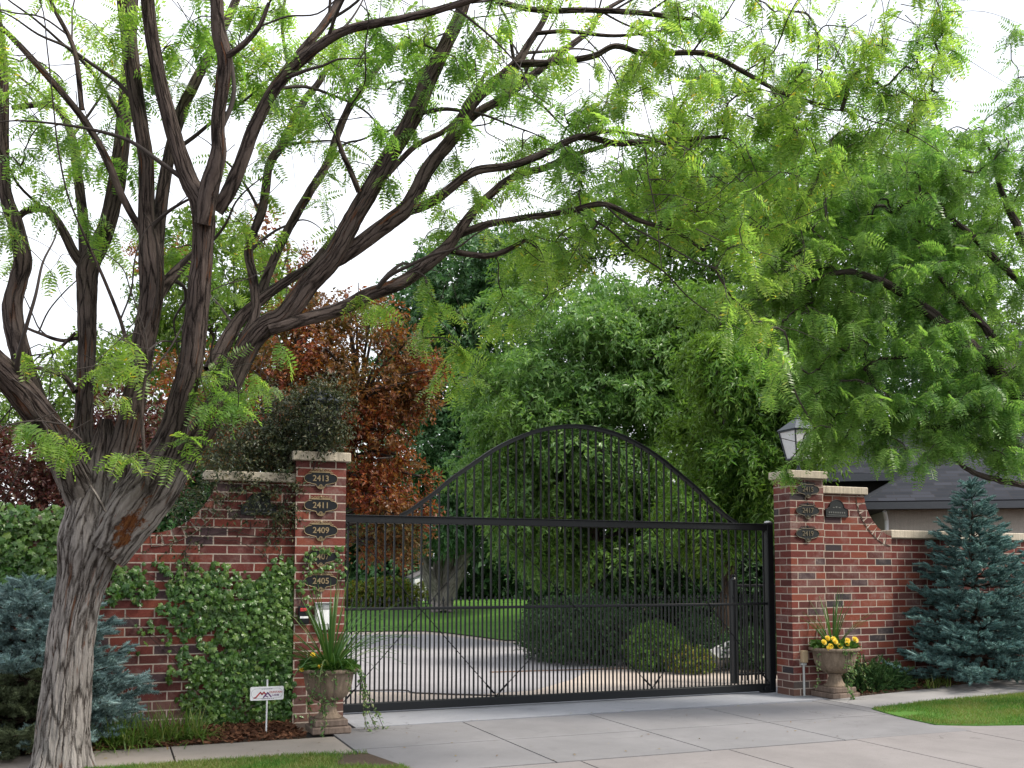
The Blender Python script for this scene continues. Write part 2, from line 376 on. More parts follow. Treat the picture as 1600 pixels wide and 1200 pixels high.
def compound_leaf(pairs, wl=.30, ll=.26, curve=.25, fold=.02, seed=0, terminal=False):
    """pinnate leaf of unit length: a thin rachis with pairs of narrow leaflets"""
    r = np.random.default_rng(seed); V = []; F = []
    def add(vs): i = len(V); V.extend(vs); F.append([i, i + 1, i + 2, i + 3])
    cz = lambda y: -curve * y * y
    for k in range(4):
        y0, y1 = k / 4, (k + 1) / 4; w = .011 * (1 - .6 * y0)
        add([(-w, y0, cz(y0)), (w, y0, cz(y0)), (w * .8, y1, cz(y1)), (-w * .8, y1, cz(y1))])
    for k in range(pairs):
        y = .12 + .86 * k / (pairs - 1); sc_ = (.75 + .5 * math.sin(PI * (.15 + .75 * k / (pairs - 1)))) * .82
        for sgn in (-1, 1):
            l = ll * sc_ * r.uniform(.85, 1.1); w = l * wl; a = r.uniform(.15, .42); dz = r.uniform(-.35, .05)
            dx, dy = math.cos(a), math.sin(a); z0 = cz(y)
            yy = y + r.uniform(-.012, .012)
            p = lambda t, q: (sgn * (t * dx - q * dy * .0) , yy + t * dy + q * dx, z0 + dz * t)
            add([p(.005, 0), p(l * .5, -w / 2), p(l, 0), p(l * .5, w / 2)])
    return np.array(V), np.array(F)
def needle_shoot(n=64, seed=0, nl=.17, nw=.024):
    """short conifer shoot of unit length: a twig core with stiff needles all round and a blunt tip"""
    r = np.random.default_rng(seed); V = []; F = []
    k = 5; prof = [(.03, 0), (.085, .25), (.09, .7), (.05, .97)]
    for rad, y in prof: V += [np.array([rad * math.cos(2 * PI * q / k), y, rad * math.sin(2 * PI * q / k)]) for q in range(k)]
    for a in range(3): F += [[a * k + q, a * k + (q + 1) % k, (a + 1) * k + (q + 1) % k, (a + 1) * k + q] for q in range(k)]
    for i_ in range(n):
        y = (i_ + r.uniform(0, 1)) / n * .97; a = i_ * 2.39996 + r.normal(0, .2); fw_ = r.uniform(.15, .6) if y < .8 else r.uniform(.5, 1.8)
        d = np.array([math.cos(a), fw_, math.sin(a)]); d /= np.linalg.norm(d); l = nl * r.uniform(.85, 1.15)
        b = np.array([.05 * math.cos(a), y, .05 * math.sin(a)]); s = np.cross(d, r.normal(size=3)); s /= np.linalg.norm(s)
        i = len(V); V += [b - s * nw, b + s * nw, b + d * l + s * nw * .25, b + d * l - s * nw * .25]; F.append([i, i + 1, i + 2, i + 3])
    return np.array(V), np.array(F)

def sprays(P, A, K, L, droop, spread=.9):
    """K leaves along a little shoot at every spray position; returns leaf base, direction"""
    S = len(P); t = (np.arange(K)[None] + rng.uniform(0, 1, (S, K))) / K
    A = nrm(A); bend = np.zeros((S, K, 3)); bend[..., 2] = -droop * (t ** 2)
    base = P[:, None] + L * np.asarray(t)[..., None] * A[:, None] + L * bend
    q = rng.normal(size=(S, K, 3)); q = nrm(q - A[:, None] * np.sum(q * A[:, None], -1, keepdims=True))
    d = A[:, None] * .55 + q * spread; d[..., 2] -= droop * .55
    return base.reshape(-1, 3), nrm(d).reshape(-1, 3)
def blob_points(blobs, total, inner=.35):
    """blobs: (centre, radii(3), weight) -> positions biased to the outside, outward axis"""
    w = np.array([b[2] for b in blobs], float); w /= w.sum(); P = []; O = []
    for b, k in zip(blobs, rng.multinomial(total, w)):
        o = nrm(rng.normal(size=(k, 3))); r = rng.uniform(inner ** 3, 1, k) ** (1 / 3.)
        r *= 1 + .16 * np.array([mnoise.noise(Vector(tuple(x * 2.2 + np.array(b[0])))) for x in o]) if k else 1
        P.append(np.array(b[0]) + o * r[:, None] * np.array(b[1])); O.append(o)
    return np.concatenate(P), np.concatenate(O)
def pblob(u, v, d, ru, rv, rd, w=None):
    c = at(u, v, d); s = d / f; return (c, (ru * s, rd, rv * s), w if w is not None else (ru * rv) ** .8 * (rd * f / d) ** .4)

def bark_tubes(paths, nfun, disp, seed=0.):
    """paths: (pts, radii). displaced bark tubes; returns mesh parts with UV and the bark attribute"""
    parts = []; att = []
    for P, r in paths:
        r = np.asarray(r, float); n = nfun(r.max()); v, fc, m = tube(P, r, n, 0, cap=False)
        L = len(P); s = np.concatenate([[0], np.cumsum(np.linalg.norm(np.diff(P, axis=0), axis=1))])
        ang = np.arange(n) * 2 * PI / n; rm = np.maximum(r, r.max() * .5)
        C_ = np.repeat(P, n, 0); off = nrm(v - C_); a = np.zeros(len(v)); k = 0
        for i in range(L):
            R = float(r.max())
            for j in range(n):
                x, y = math.cos(ang[j]) * R, math.sin(ang[j]) * R
                wv = mnoise.noise(Vector((x * 3 + seed, y * 3, s[i] * 2))) * .05
                g = mnoise.noise(Vector(((x + wv) * 17 + seed, (y - wv) * 17, s[i] * 2.6)))
                g2 = mnoise.noise(Vector(((x - wv) * 38 + seed, (y + wv) * 38, s[i] * 6)))
                h = min(1., abs(g) * 3.6) * .75 + min(1., abs(g2) * 3.) * .25
                a[k] = h; k += 1
        rr = np.repeat(r, n); v = v + off * ((a - .5) * disp * np.minimum(1, rr / .09))[:, None]
        uu = np.stack([np.tile(np.arange(n), L) / n * 2 * PI * r.max(), np.repeat(s, n)], -1)
        ul = uu[fc].reshape(-1, 4, 2); seam = (fc[:, 1] % n) == 0; ul[seam, 1, 0] += 2 * PI * r.max(); ul[seam, 2, 0] += 2 * PI * r.max()
        parts.append((v, fc, 0, ul.reshape(-1, 2))); att.append(a)
    return parts, np.concatenate(att)

def grow(nodes, targets, axis, sag=.12, thick=.0034):
    """join every spray position to the nearest branch already there; nodes (N,3). returns list of (pts, radii)"""
    N0 = len(nodes); cap_ = N0 + len(targets) * 4; X = np.zeros((cap_, 3)); X[:N0] = nodes; par = np.full(cap_, -1); cnt = np.zeros(cap_); n = N0
    D = np.array([np.min(np.linalg.norm(nodes - t, axis=1)) for t in targets]); order = np.argsort(D); chains = []
    for i in order:
        t = targets[i]; dist = np.linalg.norm(X[:n] - t, axis=1); j = int(np.argmin(dist + (np.arange(n) >= N0) * .03)); a = X[j]; dd = np.linalg.norm(t - a)
        mid = a + (t - a) * .35 + np.array([0, 0, sag * dd]) + rng.normal(0, .06 * dd, 3); mid2 = a + (t - a) * .7 + np.array([0, 0, sag * .8 * dd]) + rng.normal(0, .05 * dd, 3)
        ids = [j]; 
        for q in (mid, mid2, t):
            X[n] = q; par[n] = ids[-1]; ids.append(n); n += 1
        chains.append(ids)
    for k in range(n - 1, N0 - 1, -1):
        cnt[k] += 1
        if par[k] >= 0: cnt[par[k]] += cnt[k]
    out = []
    for ids in chains:
        out.append((X[ids], thick * np.sqrt(np.maximum(1, np.minimum(cnt[ids[1:2] + ids[1:]], cnt[ids[1]])) / 3.)))
    return out
def px_path(pts, d0, d1, k=6, wob=.02, dd=None):
    """pixel polyline (u,v,width) with depth running d0..d1 -> world points and radii"""
    pts = np.array(pts, float); L = np.concatenate([[0], np.cumsum(np.hypot(*np.diff(pts[:, :2], axis=0).T))]); L /= L[-1]
    d = d0 + (d1 - d0) * L + (0 if dd is None else dd * np.sin(PI * L))
    W = np.array([list(at(u, v, q)) + [w / 2 / f * q] for (u, v, w), q in zip(pts, d)])
    W = crom(W, k); W[1:-1, :3] += rng.normal(0, 1, (len(W) - 2, 3)) * (wob * W[1:-1, 3:4] * 6)
    return W[:, :3], np.maximum(W[:, 3], .002)

# ================================================================== THE STREET TREE (honey locust, front left)
base = ground(98, 1203)
D0 = float((np.array(base) - CAM) @ Fv)
locust = thing('locust_tree', 'large honey locust with furrowed grey trunk and spreading limbs before the left brick wall', 'tree', base)
wound = at(194, 826, D0 - .38)
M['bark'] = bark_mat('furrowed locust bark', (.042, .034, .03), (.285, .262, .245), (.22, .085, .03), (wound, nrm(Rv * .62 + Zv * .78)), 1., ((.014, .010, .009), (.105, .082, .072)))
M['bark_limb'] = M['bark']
nf = lambda r: int(np.clip(r * 420, 8, 120))
tp, tr_ = px_path([(94, 1222, 106), (95, 1206, 90), (97, 1170, 80), (101, 1110, 74), (110, 1010, 67), (118, 955, 66), (126, 918, 69), (134, 885, 80), (142, 850, 94), (150, 810, 92), (156, 770, 78), (160, 735, 58), (163, 700, 40), (166, 655, 16)], D0, D0, 14, .0)
pp, aa = bark_tubes([(tp, tr_)], nf, .022, 1.)
# root flare: push lobes out near the ground
v = pp[0][0]; c0 = np.array(base); hh = v[:, 2]; an = np.arctan2(v[:, 1] - c0[1], v[:, 0] - c0[0])
fl = np.clip(1 - hh / .28, 0, 1)[:, None] ** 2 * (.02 + .03 * np.sin(an * 5 + 1))[:, None]; v[:, :2] += fl[:, :1] * nrm(v[:, :2] - c0[:2])
obj('trunk', pp, M['bark'], locust, True, {'bark': aa})
LIMBS = [
 # A, far left and toward the street
 ([(140, 790, 74), (112, 735, 64), (88, 690, 60), (55, 640, 55), (22, 600, 52), (-25, 552, 48), (-90, 490, 38)], D0, D0 - 1.1),
 # B
 ([(84, 690, 46), (62, 640, 40), (44, 592, 36), (30, 545, 35), (19, 485, 34), (28, 440, 31), (36, 405, 31), (24, 350, 27), (8, 300, 22), (5, 220, 19), (6, 120, 16), (-4, 20, 13), (-10, -60, 9)], D0 - .3, D0 - .2),
 # C
 ([(146, 790, 60), (134, 720, 42), (130, 680, 35), (133, 607, 29), (136, 520, 32), (136, 460, 34), (138, 415, 38), (162, 368, 30), (180, 300, 30), (190, 225, 27), (197, 150, 25), (203, 70, 22), (208, -20, 20), (214, -90, 16)], D0, D0 + .8),
 ([(138, 425, 24), (116, 396, 18), (97, 358, 16), (72, 328, 14), (40, 330, 12), (18, 352, 9)], D0 + .35, D0 + .1),
 ([(134, 420, 22), (130, 345, 19), (121, 270, 16), (110, 205, 14), (82, 165, 12), (20, 168, 9)], D0 + .35, D0 + .9),
 # D
 ([(165, 780, 62), (190, 705, 48), (210, 625, 41), (222, 550, 40), (236, 470, 40), (236, 420, 42), (229, 345, 29), (228, 255, 27), (215, 165, 26), (204, 85, 28), (196, 5, 28), (190, -70, 24)], D0, D0 - .25),
 ([(240, 440, 34), (246, 365, 26), (260, 265, 21), (280, 185, 21), (300, 138, 19), (322, 95, 17), (358, 25, 15), (385, -40, 11)], D0 - .1, D0 + .7),
 ([(232, 480, 26), (262, 440, 22), (290, 410, 16), (330, 372, 10)], D0 - .1, D0 + .5),
 # E, the stout limb in the middle with its fork
 ([(165, 850, 66), (200, 790, 66), (235, 735, 57), (263, 688, 48), (285, 620, 44), (299, 560, 42), (308, 480, 41), (316, 400, 37), (319, 345, 40), (314, 312, 42), (296, 283, 33), (276, 225, 29), (252, 135, 25), (236, 50, 24), (226, -45, 22)], D0 - .1, D0 - .9),
 ([(318, 350, 34), (327, 295, 34), (341, 240, 28), (341, 185, 24), (351, 97, 25), (342, 55, 25), (338, -5, 23), (332, -70, 18)], D0 - .65, D0 - 1.1),
 ([(338, 330, 26), (366, 284, 24), (401, 190, 23), (440, 125, 20), (490, 78, 18), (545, 46, 16), (635, 28, 14), (720, 5, 12), (800, -22, 9)], D0 - .5, D0 - .7),
 ([(352, 90, 12), (380, 70, 11), (405, 42, 9), (420, 5, 7)], D0 - .95, D0 - 1.0),
 ([(350, 310, 22), (385, 232, 19), (425, 140, 17), (470, 82, 15), (514, 28, 14), (545, -30, 11)], D0 - .4, D0 + .4),
 # F, the long limb over the gate
 ([(172, 866, 66), (222, 812, 56), (262, 760, 50), (292, 708, 47), (322, 662, 44), (352, 612, 43), (388, 540, 40), (414, 511, 39), (445, 494, 38), (484, 442, 37), (520, 402, 36), (551, 343, 33), (578, 298, 32), (609, 243, 30), (647, 180, 30), (671, 122, 28), (697, 70, 25), (720, 20, 22), (738, -40, 18)], D0 - .05, D0 + .5),
 ([(512, 412, 28), (545, 394, 28), (603, 351, 29), (638, 322, 28), (668, 265, 25), (711, 210, 23), (738, 160, 22), (776, 127, 20), (808, 98, 18), (825, 70, 13), (850, 30, 11), (864, -10, 8)], D0 + .3, D0 + 1.0),
 ([(806, 100, 13), (830, 99, 13), (870, 97, 12), (925, 88, 11), (962, 72, 10), (1010, 84, 10), (1082, 82, 10), (1116, 88, 9), (1170, 117, 8), (1225, 146, 7), (1290, 165, 4)], D0 + .8, D0 + .2),
 ([(708, 212, 16), (742, 179, 16), (792, 149, 15), (836, 115, 14), (877, 82, 12), (921, 48, 10), (940, 20, 8), (990, -10, 6)], D0 + .9, D0 + 1.6),
 ([(636, 330, 18), (678, 314, 17), (737, 270, 16), (797, 259, 14), (850, 240, 13), (906, 214, 12), (962, 224, 11), (1002, 221, 10), (1060, 218, 8), (1131, 213, 5)], D0 + .5, D0 + .2),
 ([(905, 214, 8), (950, 205, 7), (1003, 212, 6), (1040, 226, 5)], D0 + .3, D0 - .2),
 ([(420, 516, 20), (462, 503, 23), (532, 482, 25), (577, 460, 25), (626, 442, 24), (668, 412, 24), (699, 386, 22), (722, 354, 18), (757, 312, 15), (805, 275, 14), (852, 262, 12), (888, 245, 10), (952, 226, 7)], D0 + .1, D0 + 1.1),
 ([(718, 366, 14), (760, 351, 13), (790, 345, 12), (887, 330, 11), (944, 319, 10), (1000, 345, 9), (1056, 362, 7), (1100, 392, 5)], D0 + .7, D0 + .1),
 ([(704, 392, 11), (737, 398, 11), (768, 399, 11), (800, 387, 10), (822, 374, 7)], D0 + .7, D0 + .5),
 ([(330, 580, 30), (368, 508, 24), (408, 468, 19), (450, 438, 17), (486, 414, 15), (530, 362, 13), (570, 312, 11), (602, 277, 10), (648, 229, 10), (692, 206, 9), (719, 180, 9), (760, 112, 6)], D0 + .1, D0 + 1.5),
 ([(376, 540, 22), (399, 490, 18), (396, 440, 17), (389, 386, 16), (410, 326, 16), (421, 258, 16), (442, 224, 15), (474, 160, 13), (500, 126, 11), (530, 70, 8)], D0 + .2, D0 + 1.3),
 ([(402, 470, 16), (440, 378, 16), (481, 305, 16), (512, 254, 15), (527, 210, 14), (546, 168, 13), (572, 130, 12), (605, 88, 10), (640, 60, 7)], D0 + .6, D0 + 1.7),
 ([(561, 300, 10), (548, 268, 10), (534, 236, 9), (528, 205, 8), (545, 160, 6)], D0 + .2, D0 - .1),
 ([(775, 2, 11), (842, 16, 11), (925, 16, 10), (1000, 20, 10), (1080, 30, 7)], D0 + .6, D0 + .2),
 ([(838, 52, 8), (887, 49, 8), (960, 56, 6), (1040, 48, 5)], D0 + .9, D0 + 1.0),
 # thinner limbs crossing at the left
 ([(226, 372, 13), (190, 305, 14), (165, 246, 14), (130, 186, 13), (75, 120, 12), (4, 44, 10), (-60, -10, 7)], D0 - .1, D0 - .8),
 ([(128, 172, 10), (116, 78, 9), (82, 8, 8), (70, -40, 6)], D0 - .3, D0 - .5),
 ([(212, 590, 7), (203, 555, 8), (188, 500, 7), (160, 430, 6), (142, 392, 5), (124, 350, 4)], D0 - .35, D0 - .8),
 ([(118, 612, 12), (100, 588, 10), (70, 577, 9), (45, 574, 8)], D0 - .1, D0 + .1),
 ([(122, 528, 7), (95, 532, 7), (60, 520, 6), (36, 510, 5)], D0 + .2, D0 + .3),
 ([(118, 520, 6), (92, 545, 6), (72, 555, 5), (60, 570, 3)], D0 + .2, D0 + .1),
 ([(165, 800, 5), (120, 715, 6), (128, 690, 5), (95, 660, 4), (80, 650, 3)], D0 - .45, D0 - .7),
 ([(230, 770, 6), (222, 640, 6), (230, 560, 5), (215, 500, 4)], D0 - .4, D0 - .7),
]
NODES = []; NODES_P = []; NODES_R = []
for pts, a, b in LIMBS:
    P, r = px_path([(x, y, w * .85) for x, y, w in pts], a, b, 7, .002)
    pp, aa = bark_tubes([(P, r)], lambda q: int(np.clip(q * 300, 7, 60)), .012, len(NODES) * .37)
    obj('limb', pp, M['bark_limb'], locust, True, {'bark': aa}); 
    NODES.append(P[(r < .10)]); NODES_P.append(P); NODES_R.append(r)
# secondary branches off the limbs
LP = list(zip(NODES_P, NODES_R)); sec = []
for k in range(88):
    P, r = LP[rng.integers(len(LP))]; i = int(len(P) * rng.uniform(.25, .95)); i = min(max(i, 1), len(P) - 2)
    if r[i] > .13: continue
    tg = nrm(P[i + 1] - P[i - 1]); q = rng.normal(size=3); q = nrm(q - tg * np.dot(q, tg)); d = nrm(tg * .75 + q * .65 + np.array([0, 0, .12])); L_ = rng.uniform(.7, 2.1); pts = [P[i]]
    for j in range(6): d = nrm(d + rng.normal(0, .22, 3) + np.array([0, 0, -.03 * j])); pts.append(pts[-1] + d * L_ / 6)
    Q = crom(pts, 4); rr = np.linspace(float(np.clip(.42 * r[i], .008, .022)), .0035, len(Q)); sec.append(tube(Q, rr, 7, 0, cap=False)); NODES.append(Q)
for a in sec: obj('branch', [a], M['twig'], locust, True)
NODES = np.concatenate(NODES)

# foliage: (u, v, depth, ru, rv, rd, number of twigs)
LB = [
 (1130, 60, D0 + .6, 200, 70, 1.2, 74), (1330, 70, D0 + .3, 150, 80, 1.0, 70), (1450, 110, D0 + .2, 60, 60, .7, 14), (1290, 190, D0 + .1, 130, 70, .9, 58), (1120, 190, D0 + .2, 130, 60, 1., 40), (1380, 185, D0, 80, 60, .7, 24),
 (940, 60, D0 + .9, 140, 60, 1.2, 36), (930, 150, D0 + .8, 130, 50, 1., 18), (1030, 290, D0 + .1, 110, 50, .9, 26), (1130, 330, D0, 130, 50, .9, 46), (1020, 365, D0 + .2, 130, 40, .8, 26), (1170, 400, D0 - .1, 100, 50, .8, 22),
 (1230, 270, D0 - .1, 70, 50, .7, 18), (1150, 500, D0 - .2, 60, 50, .6, 9), (1215, 570, D0 - .2, 40, 55, .5, 8), (1262, 690, D0 + 3.3, 24, 40, .3, 12), (1225, 735, D0 + 3.3, 18, 12, .2, 3), (840, 420, D0 + .6, 90, 40, .6, 14), (790, 490, D0 + .7, 45, 35, .4, 7), (735, 560, D0 + .7, 40, 28, .4, 5), (695, 600, D0 + .7, 18, 18, .3, 2), (670, 530, D0 + .8, 20, 22, .3, 2), (900, 430, D0 + .4, 80, 36, .5, 6),
 (700, 40, D0 + .8, 170, 50, 1.2, 40), (560, 60, D0 + .4, 120, 60, 1., 20), (820, 110, D0 + .9, 90, 50, 1., 18), (640, 130, D0 + 1., 80, 50, 1., 12), (1000, 120, D0 + .6, 100, 60, 1., 24), (1420, 60, D0 + .2, 90, 60, .8, 22), (1080, 30, D0 + .6, 120, 40, 1., 26), (1240, 120, D0 + .4, 140, 60, .9, 36), (590, 120, D0 + .9, 90, 60, 1., 12), (520, 190, D0 + 1., 90, 60, 1., 9), (780, 180, D0 + 1., 70, 50, .8, 8), (690, 380, D0 + .7, 60, 35, .5, 6), (650, 470, D0 + .5, 90, 30, .5, 8), (560, 250, D0 + .8, 60, 60, .8, 5), (850, 290, D0 + .6, 60, 30, .6, 6),
 (430, 70, D0 + .2, 120, 60, 1., 22), (340, 40, D0 - .5, 90, 50, .9, 14), (450, 200, D0 + .8, 80, 60, .8, 8), (250, 60, D0 - .3, 110, 60, 1., 20), (120, 60, D0, 120, 60, 1., 26), (40, 120, D0 - .2, 70, 70, .9, 16), (70, 230, D0 - .1, 80, 60, .9, 18), (140, 330, D0 + .2, 70, 60, .8, 16), (60, 400, D0 + .2, 60, 60, .7, 10), (170, 200, D0 + .4, 60, 60, .8, 10), (290, 200, D0 + .2, 50, 70, .8, 8),
 (400, 330, D0 + .7, 50, 60, .6, 8), (260, 380, D0 + .3, 50, 60, .6, 8), (350, 430, D0 + .4, 60, 50, .6, 10), (440, 410, D0 + .4, 50, 40, .5, 6), (520, 330, D0 + .5, 40, 40, .5, 4),
 (105, 720, D0 - .75, 62, 36, .35, 8), (70, 650, D0 - .6, 50, 40, .4, 5), (175, 600, D0 - .6, 60, 40, .35, 6), (215, 560, D0 - .7, 60, 40, .4, 6), (300, 570, D0 - .6, 60, 40, .4, 6), (200, 690, D0 - .7, 50, 50, .35, 5), (290, 690, D0 - .45, 40, 40, .3, 5), (370, 570, D0 - .2, 50, 45, .4, 9), (420, 590, D0 + .1, 36, 40, .3, 5), (345, 640, D0 - .3, 50, 40, .3, 7), (440, 540, D0, 40, 40, .3, 5), (30, 570, D0 - .6, 40, 30, .4, 4), (120, 560, D0 - .2, 50, 50, .5, 7), (545, 470, D0 + .2, 40, 26, .3, 4), (480, 300, D0 + .8, 40, 40, .5, 3),
]
T = []
for (u, v, d, ru, rv, rd, k) in LB:
    k = max(2, int(k * (.62 if u > 950 else .75)))
    c, R3, _ = pblob(u, v, d, ru, rv, rd)
    o = nrm(rng.normal(size=(k, 3))) * (rng.uniform(.05, 1, k) ** (1 / 2.4))[:, None]
    T.append(c + (o[:, :1] * R3[0]) * Rv + (o[:, 1:2] * R3[1]) * fwd + (o[:, 2:] * R3[2]) * Zv)
T = np.concatenate(T); T = T[rng.permutation(len(T))]
VB = [(700, 130, D0 + .8, 150, 90, 1.2, 34), (820, 200, D0 + .8, 130, 80, 1., 26), (560, 190, D0 + .7, 130, 110, 1.2, 26), (950, 240, D0 + .5, 130, 70, 1., 30), (640, 300, D0 + .7, 130, 90, 1., 18), (450, 130, D0 + .2, 150, 120, 1.2, 26), (150, 150, D0, 160, 130, 1.2, 34), (120, 330, D0, 120, 110, 1., 20), (300, 330, D0, 130, 100, 1., 14), (800, 320, D0 + .7, 130, 60, .9, 18), (1050, 120, D0 + .6, 130, 110, 1., 28), (980, 320, D0 + .3, 130, 60, .8, 18), (1120, 260, D0 + .2, 140, 90, .9, 30)]
for (u, v, d, ru, rv, rd, k) in VB:
    c, R3, _ = pblob(u, v, d, ru, rv, rd); o = nrm(rng.normal(size=(k, 3))) * (rng.uniform(.05, 1, k) ** (1 / 2.4))[:, None]; T = np.concatenate([T, c + (o[:, :1] * R3[0]) * Rv + (o[:, 1:2] * R3[1]) * fwd + (o[:, 2:] * R3[2]) * Zv])
dn_ = np.array([np.min(np.linalg.norm(NODES - q, axis=1)) for q in T]); T = T[(dn_ > .22) | (rng.uniform(0, 1, len(T)) < .25)]
def locust_leaves(chains, per, size, seedp, pairs=(9, 10, 11), drop=.75):
    P = []; Dd = []; S = []
    for pts, r in chains:
        Q = crom(pts, 5); ax = nrm(Q[-1] - Q[-5]); k = rng.poisson(per) + 2
        t = rng.beta(2.2, .9, k) * (len(Q) - 1); i = np.minimum(t.astype(int), len(Q) - 2); b = Q[i] + (Q[i + 1] - Q[i]) * (t - i)[:, None]
        q = rng.normal(size=(k, 3)); q[:, 2] *= .4; q = nrm(q); d = q * .9 + ax * .45; d[:, 2] -= drop * rng.uniform(.2, 1.25, k)
        P.append(b); Dd.append(nrm(d)); S.append(size * rng.uniform(.6, 1.15, k))
    P = np.concatenate(P); Dd = np.concatenate(Dd); S = np.concatenate(S); parts = []
    tmpl = [compound_leaf(n, wl=.31, ll=.30, curve=c, seed=seedp + n) for n, c in zip(pairs, (.18, .32, .45))]
    w = rng.integers(0, len(tmpl), len(P)); nn = np.array([0, 0, 1.]) + rng.normal(0, .55, P.shape)
    hor = nrm(np.c_[Dd[:, :2], np.zeros(len(Dd))]); nn = nn + hor * .8
    d, s, n = frames(Dd, n=nn)
    for k, (tv, tf) in enumerate(tmpl):
        m = w == k; V, Fc = place(tv, tf, P[m], d[m], s[m], n[m], S[m]); parts.append((V, Fc, 0))
    return parts
M['locust_leaf'] = leaf_mat('locust leaflets', [(0, (.135, .225, .055)), (.35, (.19, .30, .07)), (.7, (.245, .355, .09)), (.965, (.31, .40, .12)), (.99, (.50, .38, .05)), (1., (.45, .30, .04))], .58, .36, .5, [(0, (.085, .18, .05)), (.5, (.135, .245, .06)), (1, (.185, .295, .075))], 1.85)
CH = grow(NODES, T, None)
lp = locust_leaves(CH, 7.2, .225, 3, (8, 9, 10))
tw = [tube(crom(p, 4), crom(np.c_[r, r, r], 4)[:, 0].clip(.0016), 5, 1, cap=False) for p, r in CH]
ends = [p[-1] for p, r in CH]
for q in rng.permutation(len(ends))[:420]:
    a = ends[q]; hd = rng.normal(size=3); hd[2] = -abs(hd[2]) * .8; hd = nrm(hd) * rng.uniform(.25, .7); Q = crom([a - hd * .5 + [0, 0, .05], a, a + hd * .5 + rng.normal(0, .05, 3), a + hd + [0, 0, -.08]], 4); tw.append(tube(Q, np.linspace(.0045, .0015, len(Q)), 4, 1, cap=False))
obj('crown', lp + tw, [M['locust_leaf'], M['twig']], locust)
print('locust leaves', sum(len(p[0]) for p in lp) // 4)

# ================================================================== STREET TREE AT THE RIGHT (smaller locust, trunk outside the frame)
D1 = 12.3
b1 = CAM + fwd * D1 + Rv * (1815 - 800) / f * D1; b1[2] = gz(b1[0])
rl = thing('locust_tree', 'bushy green locust reaching in over the right brick wall and the house roof', 'tree', b1)
q = lambda u, v, w: (u, v, w)
zt = lambda z: 896 - (z - 1.71) / D1 * f
tp, tr_ = px_path([(1815, zt(-.1), 70), (1812, 1000, 56), (1800, 900, 50), (1775, 830, 48), (1730, 780, 46)], D1, D1, 8, 0.)
M['bark_dark'] = bark_mat('dark young bark', (.022, .017, .015), (.085, .07, .062))
pp, aa = bark_tubes([(tp, tr_)], lambda r: 26, .02, 5.); obj('trunk', pp, M['bark_dark'], rl, True, {'bark': aa})
RL = [([(1740, 785, 40), (1640, 700, 32), (1600, 632, 28), (1562, 590, 24), (1541, 562, 22), (1500, 530, 19), (1460, 495, 17), (1400, 452, 13), (1330, 425, 9), (1260, 440, 5)], 0, -.6),
 ([(1740, 785, 36), (1660, 742, 30), (1598, 706, 27), (1560, 672, 25), (1528, 642, 22), (1490, 602, 20), (1460, 585, 17), (1420, 540, 12), (1370, 510, 8), (1300, 500, 5)], 0, .5),
 ([(1610, 712, 20), (1545, 674, 16), (1500, 667, 13), (1455, 668, 10), (1400, 650, 6)], .1, -.3), ([(1680, 770, 14), (1600, 758, 10), (1560, 750, 9), (1520, 738, 8), (1492, 716, 6), (1470, 690, 4)], 0, -.7),
 ([(1600, 640, 16), (1574, 616, 17), (1558, 580, 14), (1545, 520, 11), (1500, 470, 9), (1440, 400, 6)], -.05, -.5), ([(1720, 770, 30), (1690, 600, 24), (1640, 480, 18), (1600, 380, 14), (1565, 300, 8), (1545, 230, 3)], 0, .2),
 ([(1640, 480, 14), (1570, 420, 11), (1510, 360, 8), (1440, 310, 2.5)], .1, -.4), ([(1690, 610, 18), (1650, 430, 14), (1640, 300, 10), (1625, 200, 5), (1615, 150, 2)], 0, .6), ([(1600, 548, 10), (1565, 535, 9), (1540, 512, 8), (1520, 490, 6), (1480, 450, 4)], .1, .3),
 ([(1560, 590, 12), (1520, 600, 9), (1470, 560, 7), (1380, 560, 5)], 0, -.6)]
NR = []
for pts, a, b in RL:
    P, r = px_path(pts, D1 + a, D1 + b, 6, .02); pp, aa = bark_tubes([(P, r)], lambda q: int(np.clip(q * 220, 6, 24)), .012, 9. + len(NR)); obj('limb', pp, M['bark_dark'], rl, True, {'bark': aa}); NR.append(P)
NR = np.concatenate(NR)
